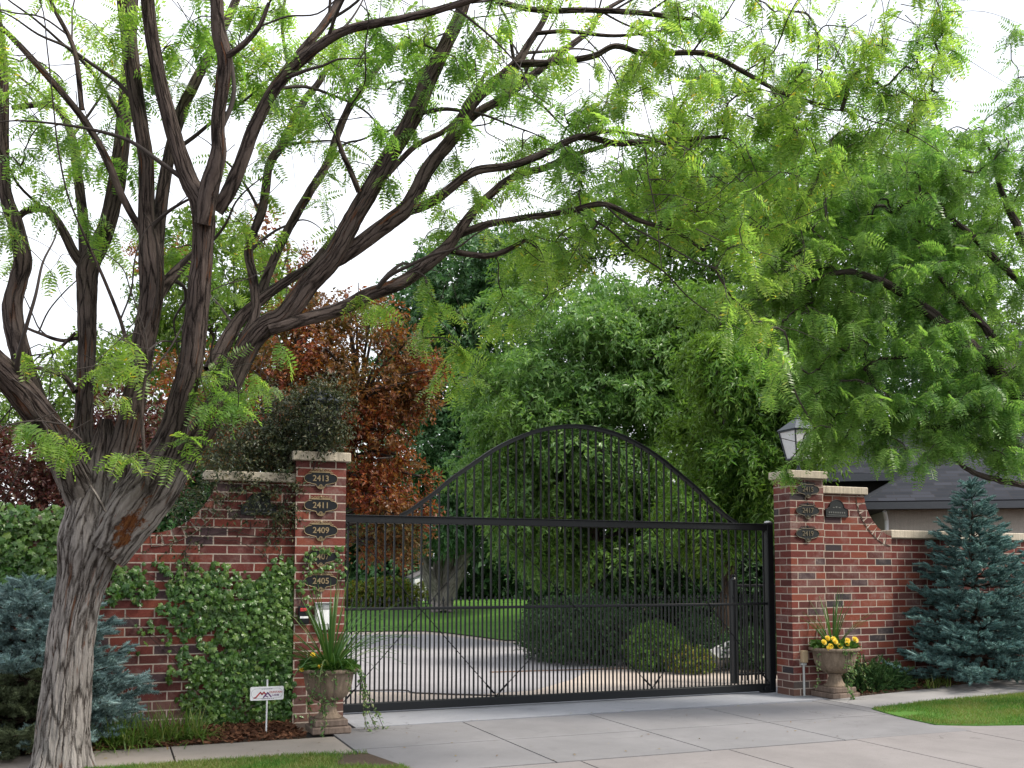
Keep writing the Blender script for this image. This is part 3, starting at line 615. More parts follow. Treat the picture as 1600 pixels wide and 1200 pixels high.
RB = [(1260, 330, D1 + .1, 110, 80, .9, 120), (1380, 300, D1, 110, 90, 1., 130), (1500, 290, D1 + .1, 80, 90, 1., 80), (1580, 230, D1 + .2, 60, 120, 1., 70), (1590, 110, D1 + .4, 40, 60, .7, 18), (1230, 430, D1 - .2, 80, 70, .8, 80), (1340, 430, D1 - .2, 120, 80, .9, 150), (1470, 430, D1, 110, 80, .9, 130), (1570, 430, D1, 60, 90, .9, 60),
 (1300, 540, D1 - .4, 110, 60, .8, 110), (1420, 540, D1 - .3, 100, 60, .8, 100), (1520, 560, D1 - .1, 70, 60, .8, 50), (1250, 600, D1 - .5, 60, 45, .6, 36), (1500, 610, D1 - .4, 70, 50, .7, 50), (1580, 560, D1 - .3, 50, 60, .7, 40), (1560, 660, D1 - .4, 60, 36, .6, 40), (1480, 680, D1 - .5, 50, 26, .5, 24), (1590, 700, D1 - .5, 36, 26, .5, 16), (1340, 640, D1 - .5, 90, 45, .7, 90), (1440, 630, D1 - .4, 70, 45, .7, 56), (1520, 650, D1 - .3, 60, 40, .6, 34), (1580, 640, D1 - .2, 40, 50, .6, 26), (1290, 690, D1 - .6, 50, 26, .4, 26), (1380, 700, D1 - .6, 50, 26, .5, 24), (1465, 700, D1 - .6, 30, 30, .4, 12), (1550, 700, D1 - .5, 40, 24, .4, 10), (1180, 250, D1 + .5, 80, 50, .7, 46), (1240, 240, D1 + .4, 80, 40, .7, 40), (1440, 225, D1 + .3, 60, 40, .7, 26), (1530, 200, D1 + .4, 30, 40, .5, 10), (1570, 730, D1 - .5, 26, 20, .3, 3), (1430, 725, D1 - .7, 30, 14, .3, 6), (1180, 330, D1 + .4, 60, 60, .7, 40), (1190, 460, D1 + .2, 40, 60, .6, 24)]
T = []
for (u, v, d, ru, rv, rd, k) in RB:
    k = max(2, int(k * .62))
    c, R3, _ = pblob(u, v, d, ru, rv, rd); o = nrm(rng.normal(size=(k, 3))) * (rng.uniform(.05, 1, k) ** (1 / 2.6))[:, None]
    T.append(c + (o[:, :1] * R3[0]) * Rv + (o[:, 1:2] * R3[1]) * fwd + (o[:, 2:] * R3[2]) * Zv)
T = np.concatenate(T); T = T[rng.permutation(len(T))]
CH = grow(NR, T, None, thick=.0034)
M['locust_leaf2'] = leaf_mat('young locust leaflets', [(0, (.085, .195, .06)), (.4, (.13, .26, .075)), (.8, (.175, .31, .09)), (1., (.24, .36, .13))], .52, .34, .5, [(0, (.115, .22, .055)), (.5, (.165, .285, .07)), (1, (.215, .33, .09))], 1.5)
lp = locust_leaves(CH, 6.5, .25, 23, (8, 9, 10))
tw = [tube(crom(p, 3), crom(np.c_[r, r, r], 3)[:, 0].clip(.0022), 4, 1, cap=False) for p, r in CH]
obj('crown', lp + tw, [M['locust_leaf2'], M['twig']], rl)
print('locust2 leaflets', sum(len(p[0]) for p in lp) // 4)

# ================================================================== BROADLEAF TREES BEHIND
def broadleaf(name, label, b, blobs, n, K, L, ll, lw, mat, bark, trunks, droop=.35, inner=.35, group=None, up=0., fold=.08):
    t = thing(name, label, 'tree', b, group); b = np.array(b)
    paths = []
    for (top, r0, r1) in trunks:
        top = np.array(top); mid = b + (top - b) * .5 + rng.normal(0, .05, 3) * np.linalg.norm(top - b) * np.array([1, 1, 0])
        P = crom([b - [0, 0, .15], b + (mid - b) * .4, mid, top], 8); s = np.linspace(0, 1, len(P)); paths.append((P, r0 * (1 - s) + r1 * s + .35 * r0 * np.exp(-s * 18)))
    tops = np.concatenate([p for p, r in paths]); lims = []
    for (c, R3, w) in blobs:
        j = np.argmin(np.linalg.norm(tops - np.array(c), axis=1) + 1.5 * np.maximum(0, tops[:, 2] - c[2])); a = tops[j]; m_ = (a + c) / 2 + [0, 0, .12 * np.linalg.norm(c - a)]
        P = crom([a, m_, c, np.array(c) + rng.normal(0, .6, 3) * R3], 5); lims.append((P, np.linspace(max(.03, .22 * np.mean([q[1].mean() for q in paths])), .012, len(P))))
    pp, aa = bark_tubes(paths, lambda r: int(np.clip(r * 100, 10, 28)), .02, n * .01); obj('trunk', pp, bark, t, True, {'bark': aa})
    P, O = blob_points(blobs, n, inner); A = O + np.array([0, 0, up]) + rng.normal(0, .45, O.shape)
    bs, d = sprays(P, A, K, L, droop); nn = np.repeat(O, K, 0) * .5 + np.array([0, 0, .9]) + rng.normal(0, .5, d.shape)
    d, s, n_ = frames(d, n=nn); tv, tf = simple_leaf(lw, fold)
    V, Fc = place(tv, tf, bs, d, s, n_, ll * rng.uniform(.65, 1.2, len(bs)))
    lt = [tube(p, r, 5, 1, cap=False) for p, r in lims]
    obj('crown', [(V, Fc, 0)] + lt, [mat, M['twig']], t); return t
def plain_bark(nm, c0, c1): return bark_mat(nm, c0, c1)
M['bark_grey'] = plain_bark('grey bark', (.10, .085, .08), (.36, .32, .30))
M['bark_brown'] = plain_bark('brown bark', (.03, .02, .015), (.10, .07, .05))
M['leaf_mid'] = leaf_mat('glossy green leaves', [(0, (.08, .18, .05)), (.5, (.13, .25, .07)), (.85, (.175, .30, .085)), (1., (.24, .36, .15))], .38, .36, .5, [(0, (.09, .19, .04)), (1, (.16, .27, .055))], 1.4, .35)
M['leaf_blue'] = leaf_mat('deep green leaves', [(0, (.04, .11, .042)), (.5, (.065, .155, .06)), (1., (.11, .21, .085))], .32, .4, .45, None, 1.4)
M['leaf_long'] = leaf_mat('bright narrow leaves', [(0, (.065, .16, .03)), (.5, (.11, .225, .04)), (.9, (.155, .27, .052)), (1., (.19, .28, .06))], .4, .36, .5, [(0, (.08, .16, .024)), (1, (.14, .23, .036))], 1.45, .5)
M['leaf_red'] = leaf_mat('copper leaves', [(0, (.10, .022, .016)), (.35, (.17, .036, .018)), (.65, (.30, .085, .025)), (.85, (.10, .06, .02)), (1., (.30, .15, .04))], .42, .4, .4, [(0, (.06, .035, .016)), (.5, (.105, .085, .026)), (1, (.20, .075, .024))], 1.5, .9)
M['leaf_yellowgreen'] = leaf_mat('yellow green leaves', [(0, (.06, .13, .018)), (.5, (.10, .18, .025)), (1., (.17, .24, .04))], .45, .42, .4)
M['leaf_maroon'] = leaf_mat('maroon leaves', [(0, (.045, .010, .010)), (.6, (.085, .022, .016)), (1., (.05, .045, .02))], .3, .45, .35)
LZ = lambda u, v, d, z=None: (lambda p: p if z is None else np.array([p[0], p[1], z]))(at(u, v, d))

def boughs(u0, v0, ru, rv, d, rd, n, bu=(45, 80), bv=(18, 30), bd=.9):
    out = []
    while len(out) < n:
        o = rng.uniform(-1, 1, 3)
        if not (.25 < np.dot(o, o) < 1): continue
        out.append(pblob(u0 + o[0] * ru, v0 + o[1] * rv, d + o[2] * rd, rng.uniform(*bu), rng.uniform(*bv), bd * rng.uniform(.7, 1.2)))
    return out
# centre tree: big rounded mass behind the gate
dC = 25.
cb = boughs(930, 610, 185, 190, dC, 2.6, 46) + boughs(820, 700, 120, 130, dC - .3, 2., 20) + boughs(960, 820, 160, 80, dC - .8, 1.8, 18) + boughs(1060, 560, 90, 130, dC, 2., 14)
pc = at(930, 960, dC); pc[2] = .15
broadleaf('broadleaf_tree', 'broad bright green tree rising directly behind the arch of the gate', 'x' and pc, cb, 12500, 12, .38, .165, .36, M['leaf_mid'], M['bark_brown'], [(at(930, 560, dC), .26, .08)], .5)
# dark tree further back with the pale multi-stem trunk
dB = 36.
bb = [pblob(*x) for x in [(720, 420, dB, 70, 50, 2.5), (660, 470, dB, 60, 50, 2.3), (800, 430, dB, 70, 50, 2.3), (680, 520, dB, 80, 60, 2.5), (770, 520, dB + .5, 80, 80, 2.5), (700, 620, dB - .5, 100, 60, 2.8), (790, 640, dB, 90, 60, 2.5), (650, 700, dB - .5, 70, 50, 2.3), (730, 740, dB - 1., 100, 50, 2.5), (680, 810, dB - .8, 90, 40, 2.3), (790, 800, dB - .5, 80, 50, 2.2), (770, 400, dB + .6, 50, 40, 2.), (630, 600, dB, 50, 60, 2.)]]
pb = at(690, 943, dB); ztop = pb[2]
broadleaf('broadleaf_tree', 'tall blue-green tree on a pale many-stemmed trunk at the top of the inner lawn', pb, bb, 6500, 11, .55, .21, .5, M['leaf_blue'], M['bark_grey'], [(at(655, 840, dB), .30, .16), (at(688, 850, dB + .2), .28, .14), (at(735, 850, dB), .36, .18), (at(712, 800, dB + .3), .26, .12)], .4)
# narrow-leaved tree just behind the right pillar
dN = 18.5
nb = boughs(1150, 640, 90, 180, dN, 1.5, 30, (28, 50), (18, 34), .5) + boughs(1255, 640, 90, 110, dN, 1.3, 18, (30, 50), (18, 34), .5) + boughs(1110, 790, 70, 60, dN - .3, 1., 10, (26, 40), (16, 24), .5)
pn = at(1122, 1000, dN); pn[2] = .1
broadleaf('narrow_leaved_tree', 'light green tree with drooping narrow leaves beside the right gate pillar', pn, nb, 6000, 12, .36, .15, .26, M['leaf_long'], M['bark_brown'], [(at(1125, 700, dN), .17, .06)], .8)
dE = 29.
eb = [pblob(*x) for x in [(980, 330, dE, 80, 50, 1.8), (900, 370, dE, 70, 40, 1.7), (840, 410, dE, 60, 40, 1.6), (1050, 270, dE, 70, 50, 1.8), (1400, 260, dE, 90, 60, 2.), (1500, 330, dE, 80, 70, 2.), (1150, 290, dE, 90, 60, 2.), (1060, 330, dE, 70, 50, 2.), (1250, 300, dE, 90, 70, 2.), (1350, 330, dE, 90, 70, 2.), (1150, 400, dE, 120, 70, 2.4), (1300, 430, dE, 120, 80, 2.4), (1440, 400, dE, 80, 80, 2.), (1080, 420, dE, 60, 50, 1.8), (1230, 540, dE, 140, 60, 2.), (1520, 470, dE + 1, 70, 80, 2.)]]
pe = at(1250, 950, dE); pe[2] = .2
broadleaf('broadleaf_tree', 'tall fresh green tree filling the view above the right gate pillar', pe, eb, 7600, 11, .45, .17, .4, M['leaf_long'], M['bark_brown'], [(at(1240, 480, dE), .28, .08), (at(1330, 480, dE), .2, .06)], .5)
# copper tree behind the left wall
dR = 16.5
rb = boughs(560, 580, 115, 110, dR, 1., 44, (26, 48), (13, 22), .45) + boughs(560, 700, 80, 80, dR - .2, .8, 16, (26, 44), (13, 22), .4) + boughs(600, 790, 62, 90, dR - .2, .7, 22, (22, 36), (12, 20), .35) + [pblob(*x) for x in [(380, 690, dR - .6, 70, 50, .8), (450, 640, dR - .8, 60, 50, .8), (460, 560, dR, 70, 60, 1.), (400, 600, dR - .2, 70, 60, 1.), (430, 680, dR - .3, 70, 50, 1.), (340, 660, dR, 60, 50, .9), (300, 590, dR + .2, 50, 50, .8), (450, 410, dR + .6, 40, 30, .6, 1100), (400, 350, dR + .6, 40, 20, .6, 500), (250, 400, dR + .6, 50, 26, .6, 800), (640, 555, dR, 40, 22, .6), (480, 490, dR + .2, 50, 30, .7)]]
pr_ = at(500, 1030, dR); pr_[2] = 0.
broadleaf('copper_leaved_tree', 'copper and red leaved tree overhanging the left gate pillar', pr_, rb, 6000, 9, .24, .08, .55, M['leaf_red'], M['bark_brown'], [(at(510, 700, dR), .11, .05), (at(560, 640, dR), .08, .03), (at(440, 640, dR), .08, .03)], .25, .25)
# yellow-green tree seen through the locust limbs
dY = 22.
yb = [pblob(*x) for x in [(270, 460, dY, 60, 60, 1.4), (350, 420, dY, 70, 60, 1.5), (330, 520, dY, 80, 50, 1.4), (430, 470, dY + .3, 50, 50, 1.2), (240, 560, dY, 60, 50, 1.2), (410, 560, dY, 60, 40, 1.2), (320, 360, dY + .5, 40, 40, 1.)]]
py = at(330, 990, dY); py[2] = 0
broadleaf('yellow_green_tree', 'yellow-green tree seen between the limbs of the big locust', py, yb, 1900, 10, .36, .13, .5, M['leaf_yellowgreen'], M['bark_brown'], [(at(330, 520, dY), .16, .05)], .4)
# small trees behind the far left wall
dM = 15.
mb = [pblob(*x) for x in [(30, 760, dM, 80, 36, .9), (110, 790, dM, 60, 30, .8), (30, 720, dM, 70, 40, .9), (-60, 700, dM, 60, 60, .9), (110, 740, dM, 50, 40, .7), (160, 700, dM + .3, 50, 50, .8), (240, 720, dM, 50, 50, .8), (200, 650, dM + .4, 50, 50, .8)]]
pm = at(60, 1050, dM); pm[2] = 0
broadleaf('maroon_shrub_tree', 'dark maroon small tree behind the far left wall', pm, mb, 2300, 9, .22, .08, .55, M['leaf_maroon'], M['bark_brown'], [(at(60, 760, dM), .08, .04)], .25, .2)
dG = 20.
gb = [pblob(*x) for x in [(60, 660, dG, 60, 30, 1.), (10, 640, dG, 50, 40, 1.), (100, 610, dG, 50, 40, 1.), (150, 560, dG + .5, 40, 40, .9)]]
pg = at(60, 1000, dG); pg[2] = 0
broadleaf('small_green_tree', 'small light green tree low behind the leftmost limb', pg, gb, 800, 9, .3, .11, .5, M['leaf_yellowgreen'], M['bark_brown'], [(at(60, 680, dG), .1, .04)], .3, .2)
# dark trees closing the view behind the garden
dK = 44.
for k, (u, lab) in enumerate([(560, 'dark tree closing the garden behind the copper tree'), (850, 'dark tree in the deep shade behind the middle of the gate'), (1180, 'dark tree behind the narrow-leaved tree at the right pillar'), (1480, 'dark tree rising behind the house roof'), (250, 'dark tree far behind the left brick wall')]):
    hi = {0: 720, 1: 600, 2: 520, 3: 420, 4: 640}[k]; w = {0: 130, 1: 200, 2: 190, 3: 170, 4: 150}[k]
    kb = [pblob(u + (rng.uniform(-.5, .5)) * w, hi + (930 - hi) * s_, dK + rng.uniform(-1, 1), w * .55, (930 - hi) * .24, 2.5) for s_ in (.15, .3, .45, .6, .75, .85, .92) for _ in (0, 1)]
    pk = at(u, 950, dK); pk[2] = .3
    broadleaf('background_tree', lab, pk, kb, 2600, 9, .8, .34, .5, M['leaf_blue'], M['bark_brown'], [(at(u, hi + 120, dK), .3, .1)], .4, .3, 'dark trees closing the garden')

# ================================================================== GROUND, DRIVE, WALKS
Rg = 700.
gx = sorted(set([-Rg, -60, -20, 6.5, 8, 10, 14, 20, 40, Rg])); gy = [-Rg, -60, -20, -8, 0, 6, 20, 60, Rg]
gv = np.array([[x, y, -.06 + min(gz(x), .9)] for y in gy for x in gx]); nx = len(gx)
gf = np.array([[j * nx + i, j * nx + i + 1, (j + 1) * nx + i + 1, (j + 1) * nx + i] for j in range(len(gy) - 1) for i in range(nx - 1)])
structure('ground', [(gv, gf, 0)], M['soil'])
gp = lambda u, v: tuple(ground(u, v)[:2])
J = .009
def slabs(cells, z=0., t=.1, m=0, zf=gz):
    return [slab(c, z, t, m, zf) for c in cells]
def quad(x0, x1, y0, y1, sk=0.):   # skewed cell
    return [(x0 + J, y0 + J), (x1 - J, y0 + J), (x1 - J, y1 - J), (x0 + J, y1 - J)]
# washed strip along the gate
structure('gate_threshold_pavement', [slab([(-.02, -.62), (6.9, -.50), (6.9, .98), (-.02, .98)], .002, .1)], M['track'])
# driveway apron slabs
ax = [-.35, 1.22, 2.86, 4.48, 6.2]; cells = []
for i in range(4):
    for (y0, y1) in ((-1.98, -.64), (-3.3, -1.98)):
        x0, x1 = ax[i], ax[i + 1]; e = .05 if y0 < -2 else 0
        cells.append([(x0 + J, y0 + J), (x1 - J, y0 + J), (x1 - J, y1 - J), (x0 + J, y1 - J)])
cells.append([(6.2 + J, -2.75), (6.44, -1.62), (6.44, -.53), (6.2 + J, -.6)])
cells.append([(-.35 + J, -1.98 + J), (-.35 + J, -.64 - J), (-.36 + J, -.64), (-.36 + J, -1.98)][::-1])
structure('driveway_apron_pavement', slabs(cells[:-1]), M['apron'])
# street-side apron in front of the joint
cells = [[(x0 + J, -9.), (x1 - J, -9.), (x1 - J, -3.32 + (.18 if x1 > 6.3 else 0)), (x0 + J, -3.32)] for x0, x1 in ((-.1, 1.45), (1.45, 3.05), (3.05, 4.6), (4.6, 6.12))]
cells.append([(6.12 + J, -9.), (6.5, -9), (6.5, -2.99), (6.12 + J, -2.86)]); cells.append([(6.5, -9.), (14., -9.), (14., -3.4), (6.6, -3.05), (6.5, -2.99)])
cells[3] = [(4.6 + J, -9.), (6.12 - J, -9.), (6.12 - J, -2.9), (4.6 + J, -3.3)]
structure('street_apron_pavement', slabs(cells, -.002), M['street'])
# sidewalks
wl = [-9, -7.2, -5.4, -3.6, -2.0, -.36]
structure('sidewalk', slabs([[(a + J, -2.02), (b - J, -2.12 if b > -1 else -2.02), (b - J, -1.14), (a + J, -1.14)] for a, b in zip(wl[:-1], wl[1:])]), M['walk'])
sr = [(6.46, 8.5), (8.5, 10.3), (10.3, 12.2), (12.2, 16.)]
structure('sidewalk', slabs([[(a + J, -1.56 if a < 7 else -1.5), (b - J, -1.5), (b - J, -.62), (a + J, -.56)] for a, b in sr]), M['walkg'])
structure('joint_filler_pavement', [slab([(-9, -9), (6.5, -9), (6.5, -.6), (-9, -.6)], -.022, .01, 0), slab([(6.5, -9), (18, -9), (18, -.6), (6.5, -.6)], -.022, .01, 0, gz)], M['joint'])
# inner drive, with sun and shade painted as two concrete tones
ip = lambda *L_: [gp(*p) for p in L_]
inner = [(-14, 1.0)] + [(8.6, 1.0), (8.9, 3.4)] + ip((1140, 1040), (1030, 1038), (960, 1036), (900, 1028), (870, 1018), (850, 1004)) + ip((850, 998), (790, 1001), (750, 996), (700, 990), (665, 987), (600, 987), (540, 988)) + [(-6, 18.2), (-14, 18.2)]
structure('inner_driveway', [slab(inner, 0., .1)], M['inner_sunlit'])
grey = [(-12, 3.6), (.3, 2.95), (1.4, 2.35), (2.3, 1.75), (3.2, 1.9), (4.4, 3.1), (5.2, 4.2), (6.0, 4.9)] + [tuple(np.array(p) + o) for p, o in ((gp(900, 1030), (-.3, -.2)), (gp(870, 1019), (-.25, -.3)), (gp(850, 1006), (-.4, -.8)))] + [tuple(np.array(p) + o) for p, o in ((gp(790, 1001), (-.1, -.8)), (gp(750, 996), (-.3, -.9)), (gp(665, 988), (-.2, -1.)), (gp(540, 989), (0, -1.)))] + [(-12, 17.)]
structure('inner_driveway_painted_shade_pavement', [slab(grey, .004, .05)], M['inner_shaded'])  # thin sheet painting the shaded middle of the drive
jn = crom([(-6, 3.3, .009), (.68, 2.75, .009), (1.5, 2.15, .009), (2.31, 1.55, .009), (3.2, 1.1, .009)], 6); structure('inner_driveway_joint_line', [tube(jn, .012, 4)], M['joint'])
jn = crom([(3.5, 4.55, .009), (4.6, 4.45, .009), (6.3, 4.25, .009), (7.6, 4.0, .009)], 4); structure('inner_driveway_joint_line', [tube(jn, .016, 4)], plain('brown joint', (.16, .10, .07), .9))
# lawn inside, rising to the trees
def lawn_mat():
    t = NT('lawn'); p = t.pos(); c = t.ramp(t.noise(p, 1.1, 5, .6), [(.3, (.075, .185, .03)), (.55, (.10, .23, .036)), (.75, (.14, .26, .05))])
    c = t.mix(.6, c, t.ramp(t.noise(p, 90., 3, .7), [(.25, .5), (.75, 1.4)]), 'MULTIPLY'); t.principled(c, .8, t.bump(t.noise(p, 120., 3), .8, .03), spec=.2); return t.m
M['lawn'] = lawn_mat()
front = ip((850, 998), (790, 1001), (750, 996), (700, 990), (665, 987), (600, 987), (540, 988)) + [(-6, 18.2), (-14, 18.2)]
lv = []; K = 9
for (x, y) in front:
    dirn = np.array([.42, .9]); 
    for k in range(K):
        s = k / (K - 1); L_ = 17 * s; zz = .03 + .62 * (1 - math.cos(PI * min(1, s * 1.25))) / 2; lv.append([x + dirn[0] * L_, y + dirn[1] * L_, zz])
lf = np.array([[i * K + j, i * K + j + 1, (i + 1) * K + j + 1, (i + 1) * K + j] for i in range(len(front) - 1) for j in range(K - 1)])
structure('inner_lawn', [(np.array(lv), lf, 0)], M['lawn'], True)

# street-side turf patches with real blades
def in_poly(p, poly):
    x, y = p[:, 0], p[:, 1]; c = np.zeros(len(p), bool); n = len(poly)
    for i in range(n):
        (x0, y0), (x1, y1) = poly[i], poly[(i + 1) % n]
        m = ((y0 > y) != (y1 > y)) & (x < (x1 - x0) * (y - y0) / (y1 - y0 + 1e-12) + x0); c ^= m
    return c
M['grass'] = leaf_mat('turf blades', [(0, (.045, .13, .018)), (.5, (.075, .18, .025)), (.85, (.12, .22, .035)), (1., (.26, .22, .09))], .35, .55, .3, [(0, (.10, .17, .03)), (.6, (.16, .21, .05)), (1, (.26, .22, .10))], 1.3, 1.3)
def blades(P, h, w, lean, n=2):
    N = len(P); a = rng.uniform(0, 2 * PI, N); hh = h * rng.uniform(.5, 1.2, N); ln = lean * rng.uniform(.2, 1.3, N) * hh; b = rng.uniform(0, 2 * PI, N)
    s = np.c_[np.cos(a), np.sin(a), np.zeros(N)] * (w / 2); l = np.c_[np.cos(b), np.sin(b), np.zeros(N)]; up = np.c_[np.zeros((N, 2)), np.ones(N)]
    m_ = P + up * (hh * .55)[:, None] + l * (ln * .35)[:, None]; t = P + up * hh[:, None] + l * ln[:, None]
    V = np.stack([P - s, P + s, m_ + s * .8, m_ - s * .8, t], 1).reshape(-1, 3); o = (np.arange(N) * 5)[:, None]
    return [(V, (np.array([[0, 1, 2, 3]]) + o), 0), (np.zeros((0, 3)), np.zeros((0, 3), int), 0)], V, (np.array([[3, 2, 4]]) + o)
def turf(name, poly, n, h, bare=None, kind='stuff', label=None):
    poly = np.array(poly); lo, hi = poly.min(0), poly.max(0); P = rng.uniform(lo, hi, (n, 2)); P = P[in_poly(P, poly)]
    if bare is not None:
        nz = np.array([mnoise.noise(Vector((x * 3, y * 3, 1.))) for x, y in P]); P = P[(np.linalg.norm((P - bare[0]) / bare[1], axis=1) + nz * .5) > rng.uniform(.6, 1.05, len(P))]
    P3 = np.c_[P, [gz(x) + .0 for x in P[:, 0]]]; _, V, F3 = blades(P3, h, .006, .7)
    F4 = np.array([[0, 1, 2, 3]]) + (np.arange(len(P3)) * 5)[:, None]
    fc = [F4, F3]; me = make_mesh(name, [(V, F4, 0), (V[:0], F3 - len(V), 0)], M['grass']); o = link(name, me); return tag(o, label, None, None, 'stuff')
patchR = ip((1362, 1108), (1440, 1098), (1520, 1091), (1600, 1085), (1700, 1076), (1720, 1128), (1600, 1133), (1530, 1134), (1462, 1133), (1420, 1124), (1385, 1115))
structure('turf_ground', [slab(patchR, .012, .05, 0, gz)], M['lawn'])
turf('grass', patchR, 46000, .05, (np.array(gp(1400, 1118)), np.array([.35, .25])), label='short green turf between the right sidewalk and the street')
patchL = [(-9, -2.16), (-.9, -2.16), (-.28, -2.22), (-.14, -2.9), (-.12, -3.3), (-.12, -9), (-9, -9)]
structure('turf_ground', [slab(patchL, .006, .05, 0, None)], M['soil'])
turf('grass', [(-4.2, -2.14), (-.9, -2.14), (-.3, -2.22), (-.15, -2.9), (-.13, -3.4), (-4.2, -3.4)], 60000, .05, (np.array([-.32, -2.62]), np.array([.5, .5])), label='short green turf in front of the left sidewalk')
# planting beds with bark chips
structure('planting_bed_ground', [slab([(-9, -1.14), (-.64, -1.14), (-.64, .2), (-9, .2)], -.005, .1), slab([(6.9, -.54), (16, -.60), (16, .6), (6.9, .3)], .012, .1, 0, gz)], M['soil'])
def chips(polys, n):
    P = np.concatenate([rng.uniform(a, b, (k, 2)) for a, b, k in polys]); z = np.array([gz(x) for x in P[:, 0]]) + rng.uniform(.005, .03, len(P)); p = np.c_[P, z]
    d = nrm(rng.normal(size=(len(p), 3)) * [1, 1, .35]); d, s, n_ = frames(d); tv = np.array([[-.2, 0, 0], [.2, 0, .05], [.24, 1, .02], [-.16, .95, .06]]); return place(tv, np.array([[0, 1, 2, 3]]), p, d, s, n_, rng.uniform(.02, .07, len(p)))
V, F_ = chips([((-4.4, -1.13), (-.66, .1), 7500), ((7, -.55), (13, .3), 4500)], 0)
tag(obj('mulch_gravel', [(V, F_, 0)], M['mulch']), 'brown bark mulch in the beds along the brick walls', None, None, 'stuff')

# ================================================================== BRICK PILLARS AND WALLS
def pillar(x0, x1, y0, y1, h, label):
    t = thing('gate_pillar', label, 'pillar', ((x0 + x1) / 2, (y0 + y1) / 2, 0), 'brick gate pillars')
    obj('shaft', [box(x0, x1, y0, y1, -.1, h, 0, True)], M['brick'], t)
    obj('cap', [bevbox(x0 - .05, x1 + .045, y0 - .055, y1 + .05, h, h + .11, .009)], M['limestone'], t); return t
PLY = 0.
pillar(-.62, -.03, 0., .36, 3.03, 'left brick gate pillar carrying five black number plaques')
pillar(6.29, 6.875, -.1, .27, 3.06, 'right brick gate pillar with three number plaques and a lantern on top')
def wall(name, label, prof, y0, y1, copings, curve, b, rot=0.):
    t = thing(name, label, 'wall', b); t.rotation_euler = (0, 0, 0)
    obj('wall_face', [prism_xz(prof, y0, y1, 0, True)], M['brick'], t)
    for c in copings: obj('coping', [bevbox(c[0], c[1], y0 - .06, y1 + .05, c[2], c[3], .01)], M['limestone'], t)
    if curve is not None:
        C = crom(curve, 12); s = np.concatenate([[0], np.cumsum(np.linalg.norm(np.diff(C, axis=0), axis=1))]); n = int(s[-1] / .112); br = []
        for k in range(n):
            a, e = (k + .06) / n * s[-1], (k + .94) / n * s[-1]; pa = np.array([np.interp(a, s, C[:, i]) for i in (0, 1)]); pe = np.array([np.interp(e, s, C[:, i]) for i in (0, 1)])
            tg = nrm(pe - pa); nn = np.array([-tg[1], tg[0]]); nn = nn if nn[1] > 0 else -nn
            q = [pa - nn * .10, pe - nn * .10, pe + nn * .045, pa + nn * .045]
            if np.cross(q[1] - q[0], q[2] - q[0]) < 0: q = q[::-1]
            br.append(prism_xz([tuple(x) for x in q], y0 - .014, y1 + .01, 0, True))
        C2 = [tuple(x) for x in C]
        obj('swoop_course', br, M['brick'], t)
        nb = []
        for i in range(len(C) - 1):
            tg = nrm(C[i + 1] - C[i]); nn = np.array([-tg[1], tg[0]]); nn = nn if nn[1] > 0 else -nn
            q = [C[i] - nn * .105, C[i + 1] - nn * .105, C[i + 1] + nn * .038, C[i] + nn * .038]
            if np.cross(q[1] - q[0], q[2] - q[0]) < 0: q = q[::-1]
            nb.append(prism_xz([tuple(x) for x in q], y0 - .006, y1 + .006))
        obj('swoop_mortar', nb, plain('mortar', (.45, .39, .33), .95), t)
    return t
cl = [(-1.44, 2.76), (-1.52, 2.58), (-1.66, 2.38), (-1.84, 2.22), (-2.06, 2.13), (-2.2, 2.11)]
wall('brick_wall', 'left brick wall with a curved step, half covered in ivy', [(-12, -.1), (-.62, -.1), (-.62, 2.77), (-1.46, 2.77)] + [(x - .0, z) for x, z in cl[1:]] + [(-2.2, 2.22), (-12, 2.22)][::1], .09, .32, [(-1.64, -.60, 2.77, 2.88), (-12, -2.16, 2.222, 2.335)], cl, (-3, .2, 0))
cr = [(7.69, 2.86), (7.73, 2.68), (7.83, 2.5), (7.98, 2.34), (8.14, 2.24), (8.24, 2.22)]
wall('brick_wall', 'right brick wall stepping down in a curve behind the blue spruce', [(6.875, -.1), (8.24, -.1), (8.24, 2.22)] + cr[::-1][1:] + [(7.66, 2.87), (6.875, 2.87)], .06, .30, [(6.862, 7.78, 2.87, 2.98)], cr, (8, .2, 0))
# low right-hand run, turned slightly away
lw = thing('brick_wall', 'low right brick wall with stone coping running behind the blue spruce', 'wall', (8.24, .1, 0)); lw['_o'] = [0, 0, 0]
obj('wall_face', [box(0, 7., 0., .22, -.1, 2.24, 0, True)], M['brick'], lw); obj('coping', [bevbox(-.02, 7., -.06, .27, 2.24, 2.36, .01)], M['limestone'], lw); lw.rotation_euler = (0, 0, math.radians(4))

# ================================================================== GATE
GY = .45; GX0, GX1 = -.02, 6.36
gate = thing('driveway_gate', 'wide black steel sliding gate with a bell-shaped arched top', 'gate', (3.2, GY, 0))
def grail(z0, z1, x0=GX0, x1=GX1, t=.035): return bevbox(x0, x1, GY - t, GY + t, z0, z1, .006)
obj('bottom_rail', [grail(.025, .125, t=.045)], M['iron'], gate)
obj('top_rail', [grail(2.335, 2.42, t=.045), bevbox(GX0, GX1, GY - .06, GY + .06, 2.42, 2.432, .003)], M['iron'], gate)
obj('middle_rail', [grail(1.255, 1.29, t=.018)], M['iron'], gate)
obj('end_post', [bevbox(6.265, 6.365, GY - .052, GY + .05, .0, 2.45, .006)], M['iron'], gate); obj('end_post', [bevbox(-.02, .06, GY - .052, GY + .05, .1, 2.34, .006)], M['iron'], gate)
tt = np.array([1, .95, .9, .82, .74, .632, .5, .384, .25, .12, 0]); hz = np.array([0, .055, .125, .24, .372, .523, .70, .82, .925, .98, 1.]) * 1.275
XC, XW = 3.26, 2.5
